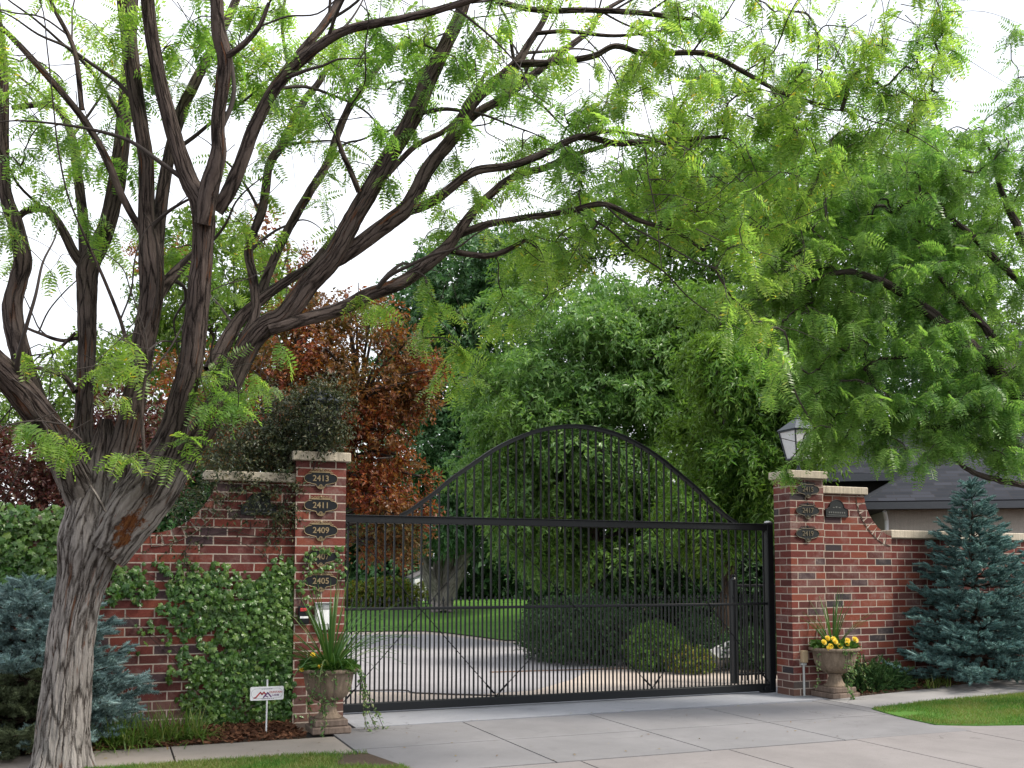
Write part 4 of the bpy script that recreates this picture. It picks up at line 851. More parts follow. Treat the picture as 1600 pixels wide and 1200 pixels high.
AX = np.concatenate([XC - tt * XW, (XC + tt[::-1] * XW)[1:]]); AZ = 2.425 + np.concatenate([hz, hz[::-1][1:]])
arc = crom(np.c_[AX, np.full(len(AX), GY), AZ], 5)
def sweep_rect(P, w, h, m=0):
    T = nrm(np.gradient(P, axis=0)); N = np.c_[-T[:, 2], np.zeros(len(T)), T[:, 0]]; Bv = np.array([0, 1., 0]); V = []
    for i in range(len(P)): V += [P[i] + N[i] * h - Bv * w, P[i] + N[i] * h + Bv * w, P[i] - N[i] * h + Bv * w, P[i] - N[i] * h - Bv * w]
    L = len(P); F_ = [[i * 4 + j, i * 4 + (j + 1) % 4, (i + 1) * 4 + (j + 1) % 4, (i + 1) * 4 + j] for i in range(L - 1) for j in range(4)] + [[3, 2, 1, 0], [L * 4 - 4, L * 4 - 3, L * 4 - 2, L * 4 - 1]]
    return (np.array(V), F_, m)
obj('arch_rail', [sweep_rect(arc, .028, .024), sweep_rect(arc + [0, 0, .026], .038, .005)], M['iron'], gate)
archz = lambda x: float(np.interp(x, arc[:, 0], arc[:, 2], left=2.42, right=2.42))
NP = 53; px = np.linspace(.10, 6.22, NP)
for i, x in enumerate(px):
    zt_ = max(2.34, archz(x) - .02); obj('tall_picket', [bevbox(x - .0105, x + .0105, GY - .0105, GY + .0105, .12, zt_, .002)], M['iron'], gate)
for i in range(NP - 1):
    x = (px[i] + px[i + 1]) / 2
    obj('short_picket', [bevbox(x - .009, x + .009, GY - .009, GY + .009, .12, 1.33, .002), lathe([(.006, 1.325), (.017, 1.332), (.017, 1.338), (.008, 1.345), (.011, 1.352), (.018, 1.368), (.014, 1.388), (.004, 1.418)], 8, (x, GY))], M['iron'], gate)
bays = [(.06, 2.06), (2.06, 4.36), (4.36, 6.27)]
for a, b in bays:
    for (za, zb) in ((2.33, .13), (.13, 2.33)):
        yo = GY - .022 if za > zb else GY + .022
        obj('tension_rod', [tube([(a, yo, za), (b, yo, zb)], .0055, 6), tube([((a + (b - a) * (.93 if za > zb else .02)), yo, za + (zb - za) * (.93 if za > zb else .02)), ((a + (b - a) * (.98 if za > zb else .07)), yo, za + (zb - za) * (.98 if za > zb else .07))], .012, 6)], M['rod'], gate)
obj('roller_bracket', [bevbox(6.1, 6.3, GY - .07, GY + .0, -.0, .03, .004), lathe([(.045, -.02), (.05, -.015), (.05, .015), (.045, .02)], 18)[:1] and mv((lathe([(.045, -.02), (.05, -.015), (.05, .015), (.045, .02)], 18)[0][:, [0, 2, 1]], lathe([(.045, -.02), (.05, -.015), (.05, .015), (.045, .02)], 18)[1], 0), (6.2, GY - .06, .05))], M['iron'], gate)
obj('post_cap', [lathe([(.05, 2.45), (.05, 2.465), (.02, 2.475)], 16, (6.31, GY))], M['white'], gate)
# short return fence behind the right end of the gate
rf = thing('metal_fence', 'short black picket fence panel standing behind the right end of the gate', 'fence', (6.9, 1.3, 0))
fa = ground(1149, 1068); fa[2] = 0; fx0 = fa[0]; fy = fa[1]
obj('post', [bevbox(fx0 - .045, fx0 + .045, fy - .045, fy + .045, 0, 1.62, .005), lathe([(.05, 1.62), (.03, 1.65), (.035, 1.68), (.002, 1.70)], 10, (fx0, fy))], M['iron'], rf)
obj('rail', [bevbox(fx0 + .045, fx0 + 1.1, fy - .015, fy + .015, 1.5, 1.535, .003)], M['iron'], rf); obj('rail', [bevbox(fx0 + .045, fx0 + 1.1, fy - .015, fy + .015, .12, .155, .003)], M['iron'], rf)
for k in range(11): x = fx0 + .13 + k * .09; obj('picket', [bevbox(x - .009, x + .009, fy - .009, fy + .009, .04, 1.55, .002)], M['iron'], rf)

# ================================================================== PLAQUES
def capsule(w, h, n=14):
    r = h / 2; a = np.linspace(-PI / 2, PI / 2, n); R_ = [(w / 2 - r + r * math.cos(q), r * math.sin(q)) for q in a]; return R_ + [(-x, -z) for x, z in R_]
def plaque_outline():
    """wide rounded plaque with a shallow step at each shoulder and a half-round medallion below"""
    w, h = .195, .062; o = []
    for a in np.linspace(-PI / 2, PI / 2, 12): o.append((w - h + h * 1.02 * math.cos(a), h * .86 * math.sin(a)))
    o += [(.115, .058), (.105, .072), (-.105, .072), (-.115, .058)]
    for a in np.linspace(PI / 2, 3 * PI / 2, 12): o.append((-(w - h) + h * 1.02 * math.cos(a), h * .86 * math.sin(a)))
    o += [(-.115, -.060), (-.062, -.070)]
    for a in np.linspace(PI, 2 * PI, 10): o.append((.052 * math.cos(a), -.078 + .045 * math.sin(a)))
    o += [(.062, -.070), (.115, -.060)]
    return o[::1]
def ring(poly, y, r, m=0): return tube([(x, y, z) for x, z in poly + poly[:2]], r, 5, m, cap=False)
def plaque(num, c, label, old=False, group=None):
    x, y, z = c; t = thing('number_plaque', label, 'address plaque', c, 'house number plaques on the gate pillars'); g = M['gold_old'] if old else M['gold']
    o = plaque_outline(); s = 1.
    obj('plate', [mv(prism_xz([(a * s, b * s) for a, b in o], 0, .014), (x, y - .016, z))], M['plaque_old'] if old else M['plaque'], t)
    obj('border', [mv(ring(o, -.002, .0042), (x, y - .016, z))], g, t)
    orn = []
    for sg in (-1, 1):
        for (cx, cz, r0) in ((.105, .088, .016), (.066, .094, .014), (.030, .098, .013)):
            a = np.linspace(0, 2 * PI * .9, 10); orn.append(tube([(x + sg * (cx + r0 * math.cos(q) * (1 - .04 * k)), y - .016, z + cz + r0 * math.sin(q) * (1 - .04 * k)) for k, q in enumerate(a)], .0045, 5))
        orn.append(tube([(x + sg * .145, y - .014, z + .068), (x + sg * .12, y - .016, z + .078), (x + sg * .05, y - .016, z + .082), (x, y - .016, z + .085)], .006, 5))
    orn.append(mv(lathe([(.004, -.012), (.014, -.004), (.011, .006), (.002, .02)], 8), (x, y - .016, z + .102)))
    obj('scroll', orn, M['plaque_old'] if old else g, t)
    obj('medallion', [tube([(x + .034 * math.cos(a), y - .019, z - .088 + .028 * math.sin(a)) for a in np.linspace(PI, 2 * PI, 9)], .005, 5), tube([(x + .018 * math.cos(a), y - .019, z - .09 + .018 * math.sin(a)) for a in np.linspace(0, 2 * PI, 9)], .005, 5), mv(lathe([(.012, 0), (.008, .006), (.001, .008)], 10), (x, y - .022, z - .092))], g, t)
    obj('number', [mv(text_mesh(num, .098, 0, .004, bold=.0012), (x, y - .020, z))], g, t)
for num, v, lab in (('2413', 748, 'black and gold oval plaque reading 2413, topmost on the left pillar'), ('2411', 790, 'black oval plaque reading 2411 with a glossy sheen on the left pillar'), ('2409', 829, 'black oval plaque reading 2409 above the ivy wreath'), ('2407', 870, 'black oval plaque reading 2407 half hidden by ivy'), ('2405', 908, 'black oval plaque reading 2405 above the intercom')):
    p = onY(501, v, 0.); plaque(num, (p[0], 0., p[2]), lab)
for num, v, lab in (('2415', 765, 'tarnished oval plaque reading 2415, just below the cap of the right pillar'), ('2417', 798, 'tarnished oval plaque reading 2417 on the right pillar'), ('2419', 834, 'tarnished oval plaque reading 2419, lowest on the right pillar')):
    p = onY(1261, v, -.1); plaque(num, (p[0], -.1, p[2]), lab, True)
def arch_plaque(c, label):
    x, y, z = c; t = thing('arched_plaque', label, 'plaque', c)
    o = [(-.20, -.12), (.20, -.12), (.20, -.01), (.165, .0)] + [(.13 * math.cos(a), .02 + .11 * math.sin(a)) for a in np.linspace(0, PI, 14)] + [(-.165, .0), (-.20, -.01)]
    obj('plate', [mv(prism_xz(o, 0, .018), (x, y - .02, z))], M['plaque_old'], t); obj('border', [mv(ring(o, -.002, .005), (x, y - .02, z))], M['plaque_old'], t)
    bars = [bevbox(x - .16, x + .16, y - .025, y - .0215, z - .098, z - .09, .001)]
    for k, w in enumerate((.035, .03, .04)): bars.append(bevbox(x - .075 + k * .052, x - .075 + k * .052 + w, y - .025, y - .0215, z + .01, z + .022 + .012 * (k % 2), .001))
    for k in range(8): bars.append(bevbox(x - .15 + k * .039, x - .15 + k * .039 + .024, y - .025, y - .0215, z - .07, z - .045, .001))
    obj('worn_lettering', bars, plain('worn grey paint', (.12, .125, .12), .7), t)
p = onY(1306, 795, .06); arch_plaque((p[0], .06, p[2]), 'dark arched plaque with worn lettering on the right brick wall beside the pillar')
p = onY(404, 788, .09); arch_plaque((p[0], .09, p[2]), 'dark arched plaque half hidden by vines on the left brick wall')

# ================================================================== LANTERNS, INTERCOM, OUTLET, SIGN
def lantern(c, label, s=1., gm=None):
    x, y, z = c; t = thing('lantern', label, 'lantern', c, 'lanterns on the gate pillars'); I = M['iron2']
    obj('base', [lathe([(.07, z), (.07, z + .02), (.035, z + .04), (.022, z + .07)], 20, (x, y))], I, t)
    z0 = z + .19 * s; z1 = z + .60 * s; a, b = .115 * s, .19 * s
    obj('stem', [lathe([(.02, z + .06), (.02, z + .10), (.03, z + .12), (.018, z + .15), (.05, z0)], 14, (x, y))], I, t)
    q0 = [(x - a, y - a, z0), (x + a, y - a, z0), (x + a, y + a, z0), (x - a, y + a, z0)]; q1 = [(x - b, y - b, z1), (x + b, y - b, z1), (x + b, y + b, z1), (x - b, y + b, z1)]
    fr = [tube([p, q], .012, 6) for p, q in zip(q0, q1)] + [tube([q0[i], q0[(i + 1) % 4]], .014, 6) for i in range(4)] + [tube([q1[i], q1[(i + 1) % 4]], .016, 6) for i in range(4)] + [bevbox(x - a, x + a, y - a, y + a, z0 - .015, z0 - .002, .003)]
    obj('cage', fr, I, t)
    k = .965
    for i in range(4):
        P = np.array([q0[i], q0[(i + 1) % 4], q1[(i + 1) % 4], q1[i]]); P[:, :2] = (P[:, :2] - [x, y]) * k + [x, y]; n_ = nrm(np.cross(P[1] - P[0], P[2] - P[0])); V = np.concatenate([P, P - n_ * .006]); obj('glass_pane', [(V, BOXF, 0)], gm or M['frost'], t)
    rt = [(x - b * 1.12, y - b * 1.12, z1 + .012), (x + b * 1.12, y - b * 1.12, z1 + .012), (x + b * 1.12, y + b * 1.12, z1 + .012), (x - b * 1.12, y + b * 1.12, z1 + .012)]
    c2 = .05; ru = [(x - c2, y - c2, z1 + .17), (x + c2, y - c2, z1 + .17), (x + c2, y + c2, z1 + .17), (x - c2, y + c2, z1 + .17)]
    obj('roof', [(np.array(rt + ru), BOXF, 0), lathe([(.045, z1 + .168), (.05, z1 + .19), (.02, z1 + .21), (.02, z1 + .23), (.004, z1 + .25)], 14, (x, y))], I, t)
M['iron2'] = paint_mat('dark grey lantern metal', (.05, .06, .075), .45, .3)
lantern((-.33, .17, 3.14), 'dark lantern buried in the vine on top of the left pillar', 1., plain('smoky glass', (.035, .035, .038), .25))
lantern((6.60, .09, 3.17), 'grey tapered lantern with frosted panes on top of the right pillar')
p = onY(504, 963, 0.); t = thing('intercom', 'pale grey intercom panel with a white card on the left pillar', 'intercom', (p[0], 0, p[2])); x, z = p[0], p[2]
obj('casing', [bevbox(x - .095, x + .095, -.05, .0, z - .16, z + .15, .008)], M['greybox'], t); obj('face_card', [bevbox(x - .075, x + .075, -.0535, -.0505, z - .09, z + .075, .002)], M['white'], t); obj('hood', [bevbox(x - .10, x + .10, -.075, -.0, z + .15, z + .165, .003), bevbox(x - .0, x + .09, -.056, -.0505, z + .088, z + .14, .002)], M['steel'], t); obj('button', [mv((lathe([(.012, 0), (.012, .006), (.008, .01)], 12)[0][:, [0, 2, 1]] * [1, -1, 1], lathe([(.012, 0), (.012, .006), (.008, .01)], 12)[1], 0), (x - .05, -.052, z + .115))], M['iron'], t)
p = onY(474, 960, -.02); t = thing('key_box', 'small black box with a red top beside the intercom', 'key box', (p[0], 0, p[2])); x, z = p[0], p[2]
obj('casing', [bevbox(x - .06, x + .06, -.06, -.001, z - .11, z + .10, .008)], M['iron'], t); obj('red_cover', [bevbox(x - .045, x + .03, -.068, -.0605, z + .035, z + .075, .004)], M['red'], t); obj('label_strip', [bevbox(x - .045, x + .05, -.064, -.0605, z - .045, z - .02, .001)], M['white'], t)
p = onY(1254, 1026, -.1); t = thing('outlet_box', 'tan outdoor outlet box on a grey conduit low on the right pillar', 'outlet box', (p[0], -.1, 0)); x, z = p[0], p[2]
obj('casing', [bevbox(x - .045, x + .045, -.17, -.10, z - .08, z + .09, .008)], M['tanbox'], t); obj('conduit', [tube([(x, -.12, z - .08), (x, -.12, .0)], .016, 8), bevbox(x - .04, x + .04, -.14, -.10, z - .12, z - .085, .004)], M['greybox'], t)

p = ground(416, 1147); pt = onY(416, 1084, p[1]); t = thing('yard_sign', 'small white alarm company yard sign on a thin stake in the mulch', 'sign', (p[0], p[1], 0)); x, y, z = p[0], p[1], pt[2] + .005
obj('stake', [tube([(x, y + .012, -.05), (x + .004, y + .012, z + .145)], .009, 8)], M['white'], t)
r_ = .02; W_, H_ = .215, .088; t['sgn'] = 1
rc = []
for cx, cz, a0 in ((W_ - r_, H_ - r_, 0), (-W_ + r_, H_ - r_, PI / 2), (-W_ + r_, -H_ + r_, PI), (W_ - r_, -H_ + r_, 1.5 * PI)): rc += [(cx + r_ * math.cos(a0 + q), cz + r_ * math.sin(a0 + q)) for q in np.linspace(0, PI / 2, 5)]
pan = obj('panel', [mv(prism_xz(rc[::1], -.004, .002), (x, y, z))], M['white'], t)
def strokes(pts, w, y0):
    out = []
    for (x0, z0), (x1, z1) in zip(pts[:-1], pts[1:]):
        d = nrm(np.array([x1 - x0, z1 - z0])); n = np.array([-d[1], d[0]]) * w / 2; e = d * w * .35; a = np.array([x0, z0]) - e; b = np.array([x1, z1]) + e
        out.append(mv(prism_xz([tuple(a - n), tuple(b - n), tuple(b + n), tuple(a + n)], y0, y0 + .0012), (x, y, z)))
    return out
obj('emblem', strokes([(-.165, -.055), (-.145, -.052), (-.085, .015), (-.064, -.012), (-.04, .015), (-.012, -.016)], .017, -.0058), M['red'], pan)
obj('emblem', strokes([(-.045, -.050), (.008, .008), (.052, -.046)], .016, -.0064) + strokes([(-.02, -.030), (.012, -.048)], .012, -.0070), M['purple'], pan)
obj('lettering', [mv(text_mesh('OUNTAIN', .036, 0, .0006, 'LEFT', .0006), (x + .028, y - .0056, z + .012))], M['red'], pan)
obj('lettering', [mv(text_mesh('LARM', .036, 0, .0006, 'LEFT', .0006), (x + .062, y - .0056, z - .026))], M['purple'], pan)
oval = capsule(.40, .125, 12); obj('oval_line', [tube([(x + a, y - .0045, z + b) for a, b in oval + oval[:2]], .0016, 4, cap=False)], M['darkprint'], pan)
pan2 = [bevbox(x - .07 + k * .024, x - .07 + k * .024 + .016, y - .0058, y - .0044, z + .052, z + .060, .0005) for k in range(6)] + [bevbox(x - .07 + k * .024, x - .07 + k * .024 + .017, y - .0058, y - .0044, z - .072, z - .063, .0005) for k in range(7)]
obj('fine_print', pan2, M['darkprint'], pan)

del t['sgn']
for o in [pan] + list(pan.children):
    me = o.data; z0_ = z - 0.; n_ = len(me.vertices); co = np.zeros(n_ * 3, np.float32); me.vertices.foreach_get('co', co); co = co.reshape(-1, 3); co[:, 0] *= .82; co[:, 2] = (co[:, 2] - z) * .82 + z; me.vertices.foreach_set('co', co.ravel()); me.update()
# ================================================================== URNS AND THEIR PLANTS
def urn(c, label, s_=1.):
    x, y, z = c; t = thing('garden_urn', label, 'urn', c, 'stone urns at the gate pillars'); t.scale = (s_, s_, 1)
    obj('plinth', [bevbox(x - .235, x + .235, y - .235, y + .235, z, z + .075, .012), bevbox(x - .20, x + .20, y - .20, y + .20, z + .075, z + .15, .012)], M['pedestal'], t)
    fl = lambda a, zz: .035 * np.cos(a * 14) if (z + .33 < zz < z + .60) else 0
    fl2 = lambda a, zz: .04 * np.cos(a * 16) if (z + .17 < zz < z + .31) else 0
    obj('foot', [lathe([(.165, z + .15), (.165, z + .165), (.125, z + .185), (.10, z + .22), (.085, z + .28), (.085, z + .30), (.11, z + .32), (.08, z + .33)], 72, (x, y), 0, fl2)], M['urn'], t, True)
    obj('bowl', [lathe([(.06, z + .325), (.15, z + .34), (.22, z + .39), (.262, z + .46), (.282, z + .54), (.298, z + .61), (.312, z + .635), (.345, z + .645), (.348, z + .675), (.33, z + .685), (.295, z + .675), (.285, z + .64), (.02, z + .63)], 96, (x, y), 0, fl)], M['urn'], t, True)
    return t
uL = ground(514, 1149); UL = (uL[0] + .04, -.78, 0); UR = (6.79, -.36, 0)
urn(UL, 'weathered stone urn on a square plinth in front of the left pillar', .9); urn(UR, 'stone urn on a square plinth in front of the right pillar')
M['spike'] = leaf_mat('spiky leaves', [(0, (.035, .10, .022)), (.6, (.06, .145, .03)), (1., (.13, .18, .06))], .25, .4, .45)
M['vinca'] = leaf_mat('variegated trailing leaves', [(0, (.05, .13, .03)), (.5, (.10, .19, .06)), (1., (.30, .33, .17))], .3, .45)
M['bloom'] = leaf_mat('yellow petals', [(0, (.70, .48, .02)), (1, (.85, .62, .05))], .25, .5)
M['foliage'] = leaf_mat('bedding leaves', [(0, (.035, .10, .02)), (1, (.09, .18, .035))], .3, .45)
def spike_plant(c, n, L, label, wide=1.):
    c = np.array(c); t = thing('spike_plant', label, 'plant', c); V = []; F_ = []
    for k in range(n):
        a = rng.uniform(0, 2 * PI); e = rng.uniform(.05, 1.) ** .8 * 1.15 * wide; l = L * rng.uniform(.65, 1.1); h = np.array([math.cos(a), math.sin(a), 0]); s = np.array([-math.sin(a), math.cos(a), 0]); w = .011 * rng.uniform(.8, 1.25); b0 = len(V)
        for j in range(7):
            q = j / 6; ang = e * (1 + .25 * q * q) ; p = c + h * (l * q * math.sin(ang) * (1)) + np.array([0, 0, l * q * math.cos(ang)]) - np.array([0, 0, .16 * l * q ** 3 * (e / 1.1)])
            ww = w * (1 - q ** 2.2) + .0008; V += [p - s * ww, p + np.array([0, 0, -.004]), p + s * ww]
        for j in range(6):
            for m_ in (0, 1): i = b0 + j * 3 + m_; F_.append([i, i + 1, i + 4, i + 3])
    obj('leaf_blades', [(np.array(V), np.array(F_), 0)], M['spike'], t); return t
spike_plant((UL[0] + .02, UL[1], .62), 110, 1.16, 'large spiky dracaena fanning out of the left urn'); spike_plant((UR[0] - .02, UR[1], .62), 40, .92, 'upright spiky dracaena in the right urn', .62)
def flower_bed(c, label, nb, nfl, side):
    c = np.array(c); t = thing('flowering_plant', label, 'flowers', c); P = []; D = []
    for k in range(nb):
        a = rng.uniform(0, 2 * PI); r = .27 * math.sqrt(rng.uniform(0, 1)); P.append(c + [r * math.cos(a), r * math.sin(a), rng.uniform(.0, .13) * (1 - r)]); D.append([math.cos(a) * r * 3, math.sin(a) * r * 3, rng.uniform(-.1, .8)])
    P = np.array(P); D = np.array(D); d, s, n_ = frames(D); tv, tf = simple_leaf(.5, .1, .3); V, F_ = place(tv, tf, P, d, s, n_, rng.uniform(.05, .12, len(P))); obj('leaves', [(V, F_, 0)], M['foliage'], t)
    for (fx, fz, fy) in nfl:
        C = c + np.array([fx, fy, fz]); k = 9; a = np.arange(k) / k * 2 * PI; nrmv = nrm(np.array([.0, -1., .55]))
        e1 = nrm(np.cross(nrmv, [0, 0, 1.])); e2 = np.cross(nrmv, e1); parts = []
        for layer, (r, lift) in enumerate(((.05 * side, 0), (.036 * side, .014 * side), (.02 * side, .024 * side))):
            aa_ = a + layer * .35; dd = np.cos(aa_)[:, None] * e1 + np.sin(aa_)[:, None] * e2 + nrmv * .25 * layer; d, s, n_ = frames(dd, n=np.repeat(nrmv[None], k, 0)); tv = np.array([[0, 0, 0], [.33, .55, .08], [.18, 1., .0], [-.18, 1., .0], [-.33, .55, .08]]); V, F_ = place(tv, np.array([[0, 1, 2, 3], [0, 3, 4, 4]])[:1], np.repeat((C + nrmv * lift)[None], k, 0), d, s, n_, r); V2, F2 = place(tv, np.array([[0, 3, 4]]), np.repeat((C + nrmv * lift)[None], k, 0), d, s, n_, r); parts += [(V, F_, 0), (V2, F2, 0)]
        obj('flower', parts, M['bloom'], t)
flower_bed((UR[0], UR[1], .64), 'yellow marigolds with green leaves filling the right urn', 420, [(-.27, .13, -.12), (-.22, .08, -.2), (-.16, .14, -.22), (-.13, .17, -.15), (-.19, .18, -.1), (.05, .15, -.22), (.02, .11, -.25), (.21, .16, -.18), (.31, .14, -.08), (-.25, .05, -.2), (-.11, .08, -.25)], .85)
flower_bed((UL[0], UL[1], .64), 'leafy bedding plants with a few small yellow flowers in the left urn', 460, [(-.20, .20, -.12), (-.13, .08, -.2), (-.31, .05, -.1)], .6)
def trailing(c, starts, label):
    c = np.array(c); t = thing('trailing_vine', label, 'vine', c); P = []; D = []; tw = []
    for (a, L_, out) in starts:
        h = np.array([math.cos(a), math.sin(a), 0]); pts = [c + h * .22, c + h * .32 + [0, 0, .03], c + h * (.35 + out * .2) - [0, 0, L_ * .35], c + h * (.34 + out * .6) - [0, 0, L_ * .7] + rng.normal(0, .02, 3), c + h * (.34 + out) - [0, 0, L_] + rng.normal(0, .03, 3)]
        Q = crom(pts, 10); Q[:, 2] = np.maximum(Q[:, 2], .015); tw.append(tube(Q, .003, 4, 1, cap=False)); n = int(L_ * 110); i = rng.integers(0, len(Q), n); P.append(Q[i] + rng.normal(0, .012, (n, 3))); d = rng.normal(size=(n, 3)) * .8 + h * .5; d[:, 2] -= .2; D.append(d)
    P = np.concatenate(P); D = np.concatenate(D); d, s, n_ = frames(D); tv, tf = simple_leaf(.6, .08, .2); V, F_ = place(tv, tf, P, d, s, n_, rng.uniform(.03, .055, len(P))); obj('leaves', [(V, F_, 0)] + tw, [M['vinca'], M['twig']], t)
trailing((UL[0], UL[1], .64), [(-1.9, .62, .05), (-2.2, .5, .02), (-1.6, .36, .02), (-2.0, .45, .0), (-2.4, .3, .02), (-.25, .66, .12), (-.1, .60, .16), (-.5, .4, .05), (-1.1, .2, .0), (-.15, .62, .3)], 'variegated vine trailing from the left urn down to the drive')
trailing((UR[0], UR[1], .64), [(-1.75, .64, .05), (-1.6, .5, .02), (-1.85, .62, .12), (-1.5, .32, .0), (-.15, .60, .22), (-.05, .5, .24), (-2.9, .5, .03), (-.4, .25, .12)], 'variegated vine trailing from the right urn')

# ================================================================== IVY AND CLIMBERS
M['ivy'] = leaf_mat('ivy leaves', [(0, (.03, .09, .018)), (.5, (.055, .14, .024)), (.85, (.085, .185, .032)), (1., (.15, .22, .045))], .28, .34, .5, [(0, (.045, .11, .018)), (1, (.10, .185, .03))], 1.3, 1.2)
M['vine'] = leaf_mat('greyish vine leaves', [(0, (.018, .028, .014)), (.5, (.036, .052, .022)), (.85, (.07, .08, .034)), (1., (.12, .10, .045))], .25, .45, .4)
IVT = lobed_leaf()
def ivy(name, label, ells, y0, size, mat, stems, depth=.10, dens=1., cat='ivy', gaps=0):
    """ells: (u, v, ru, rv, density per square metre) on the wall plane y0"""
    b = onY(ells[0][0], ells[0][1], y0); t = thing(name, label, cat, (b[0], y0 - .03, 0)); P = []
    for (u, v, ru, rv, dn) in ells:
        c = onY(u, v, y0); s = abs(onY(u + ru, v, y0)[0] - c[0]); h = abs(onY(u, v - rv, y0)[2] - c[2]); n = rng.poisson(PI * s * h * dn * dens)
        a = rng.uniform(0, 2 * PI, n); r = np.sqrt(rng.uniform(0, 1, n)) * (1 + .35 * np.array([mnoise.noise(Vector((math.cos(q) * 1.7 + u, math.sin(q) * 1.7, v))) for q in a]) if n else 1)
        P.append(np.c_[c[0] + s * r * np.cos(a), y0 - .012 - depth * rng.uniform(0, 1, n) ** 1.6 * np.clip(1.15 - r, .15, 1), c[2] + h * r * np.sin(a)])
    P = np.concatenate(P); P = P[P[:, 2] > .02]
    if gaps: gz_ = np.array([mnoise.noise(Vector((x * 3.1, 2.2, z * 3.1 + x * 1.5))) + .5 * mnoise.noise(Vector((x * 8, 5., z * 8))) for x, _, z in P]); P = P[gz_ > gaps - .12 + .34 * np.clip((-1.15 - P[:, 0]) * .9, -1.2, 1.)]
    N = len(P)
    d = np.c_[rng.normal(0, .55, N), -.35 * np.abs(rng.normal(0, 1, N)), -np.abs(rng.normal(.75, .4, N))]; nn = np.c_[rng.normal(0, .6, N), -np.ones(N), .55 + rng.normal(0, .6, N)]
    d, s, n_ = frames(d, n=nn); V, F_ = place(IVT[0], IVT[1], P, d, s, n_, size * rng.uniform(.55, 1.15, N)); tw = []
    for pts in stems:
        Q = crom([onY(u, v, y0 - .015) for u, v in pts], 6); Q[1:-1] += rng.normal(0, .008, (len(Q) - 2, 3)) * [1, .3, 1]; tw.append(tube(Q, np.linspace(.006, .0025, len(Q)), 5, 1, cap=False))
    obj('leaves', [(V, F_, 0)], mat, t); obj('stem', [(a, b_, 0) for a, b_, _ in tw], M['twig'], t)
ivy('wall_ivy', 'glossy green ivy climbing across the left brick wall beside the yard sign', [(420, 1010, 52, 120, 520), (365, 1010, 60, 75, 480), (330, 1060, 50, 70, 420), (395, 1090, 60, 60, 480), (445, 1080, 30, 70, 480), (300, 950, 62, 42, 420), (350, 930, 60, 36, 420), (245, 905, 55, 26, 380), (210, 920, 40, 26, 300), (200, 895, 26, 14, 280), (430, 920, 30, 42, 420), (455, 905, 18, 36, 380), (280, 1000, 30, 20, 130), (290, 1050, 34, 26, 200), (235, 975, 34, 12, 90), (215, 1010, 24, 12, 60), (300, 885, 46, 18, 200), (360, 890, 40, 12, 110), (440, 885, 22, 16, 200), (440, 960, 36, 60, 480), (400, 960, 50, 50, 420), (420, 1130, 40, 22, 350), (330, 1110, 30, 26, 200), (345, 1135, 20, 14, 150), (468, 1130, 16, 26, 300)], .09, .068, M['ivy'],
    [[(470, 1140), (430, 1040), (360, 960), (280, 920), (200, 885)], [(440, 1140), (330, 1060), (250, 1000), (195, 960)], [(470, 1120), (445, 980), (430, 890), (380, 850), (300, 838)], [(400, 1140), (320, 1090), (270, 1030), (225, 985)], [(330, 960), (290, 870), (330, 835), (440, 820)], [(450, 830), (420, 842), (360, 828), (300, 820)]], .13, 2.0, 'ivy', -.36)
ivy('wall_ivy', 'dense dark ivy along the top of the far left brick wall', [(50, 850, 60, 50, 430), (0, 850, 60, 60, 430), (90, 820, 26, 26, 380), (20, 905, 60, 34, 300), (80, 900, 40, 34, 260), (-60, 860, 60, 60, 430), (60, 812, 70, 20, 520), (0, 808, 60, 22, 520), (100, 805, 30, 20, 420), (-60, 808, 60, 22, 520), (150, 890, 40, 22, 200), (170, 930, 34, 16, 160)], .09, .085, M['ivy'], [[(120, 960), (60, 900), (0, 850)], [(150, 940), (90, 925), (20, 925)]], .14, 1.5)
ivy('pillar_ivy', 'wreath of pale ivy curling round the 2407 plaque on the left pillar', [(485, 868, 10, 12, 520), (500, 858, 14, 8, 520), (518, 857, 16, 9, 520), (533, 866, 9, 14, 520), (522, 886, 18, 7, 600), (500, 889, 16, 5, 500), (535, 890, 6, 22, 420), (480, 890, 9, 18, 420), (472, 915, 10, 16, 420), (485, 935, 16, 16, 380), (537, 915, 4, 12, 300)], -.012, .05, M['ivy'], [[(470, 950), (474, 900), (484, 864), (510, 854), (534, 864), (537, 900), (536, 930)], [(478, 890), (505, 889), (535, 884)]], .05)
def shrubmass(name, label, b, blobs, n, K, L, ll, lw, mat, cat='vine', stems=True, droop=.3, tv=None):
    t = thing(name, label, cat, b); P, O = blob_points(blobs, n, .3); A = O + rng.normal(0, .5, O.shape); bs, d = sprays(P, A, K, L, droop)
    nn = np.repeat(O, K, 0) * .6 + np.array([0, 0, .8]) + rng.normal(0, .5, d.shape); d, s, n_ = frames(d, n=nn); lt = tv or simple_leaf(lw, .08); V, F_ = place(lt[0], lt[1], bs, d, s, n_, ll * rng.uniform(.6, 1.2, len(bs)))
    ok = V.reshape(-1, len(lt[0]), 3)[:, :, 2].min(1) > gz(b[0]) - .02; V = V.reshape(-1, len(lt[0]), 3)[ok].reshape(-1, 3); F_ = F_[:ok.sum() * len(lt[1])]
    obj('leaves', [(V, F_, 0)], mat, t)
    if stems:
        tw = [tube(crom([np.array(b) + rng.normal(0, .05, 3) * [1, 1, 0], (np.array(b) * .5 + np.array(c) * .5) + rng.normal(0, .1, 3) * np.mean(R3), np.array(c) + rng.normal(0, .4, 3) * R3], 4), np.linspace(.02, .005, 9), 5, 0, cap=False) for c, R3, w in blobs for _ in (0, 1)]
        obj('stem', tw, M['twig'], t)
    return t
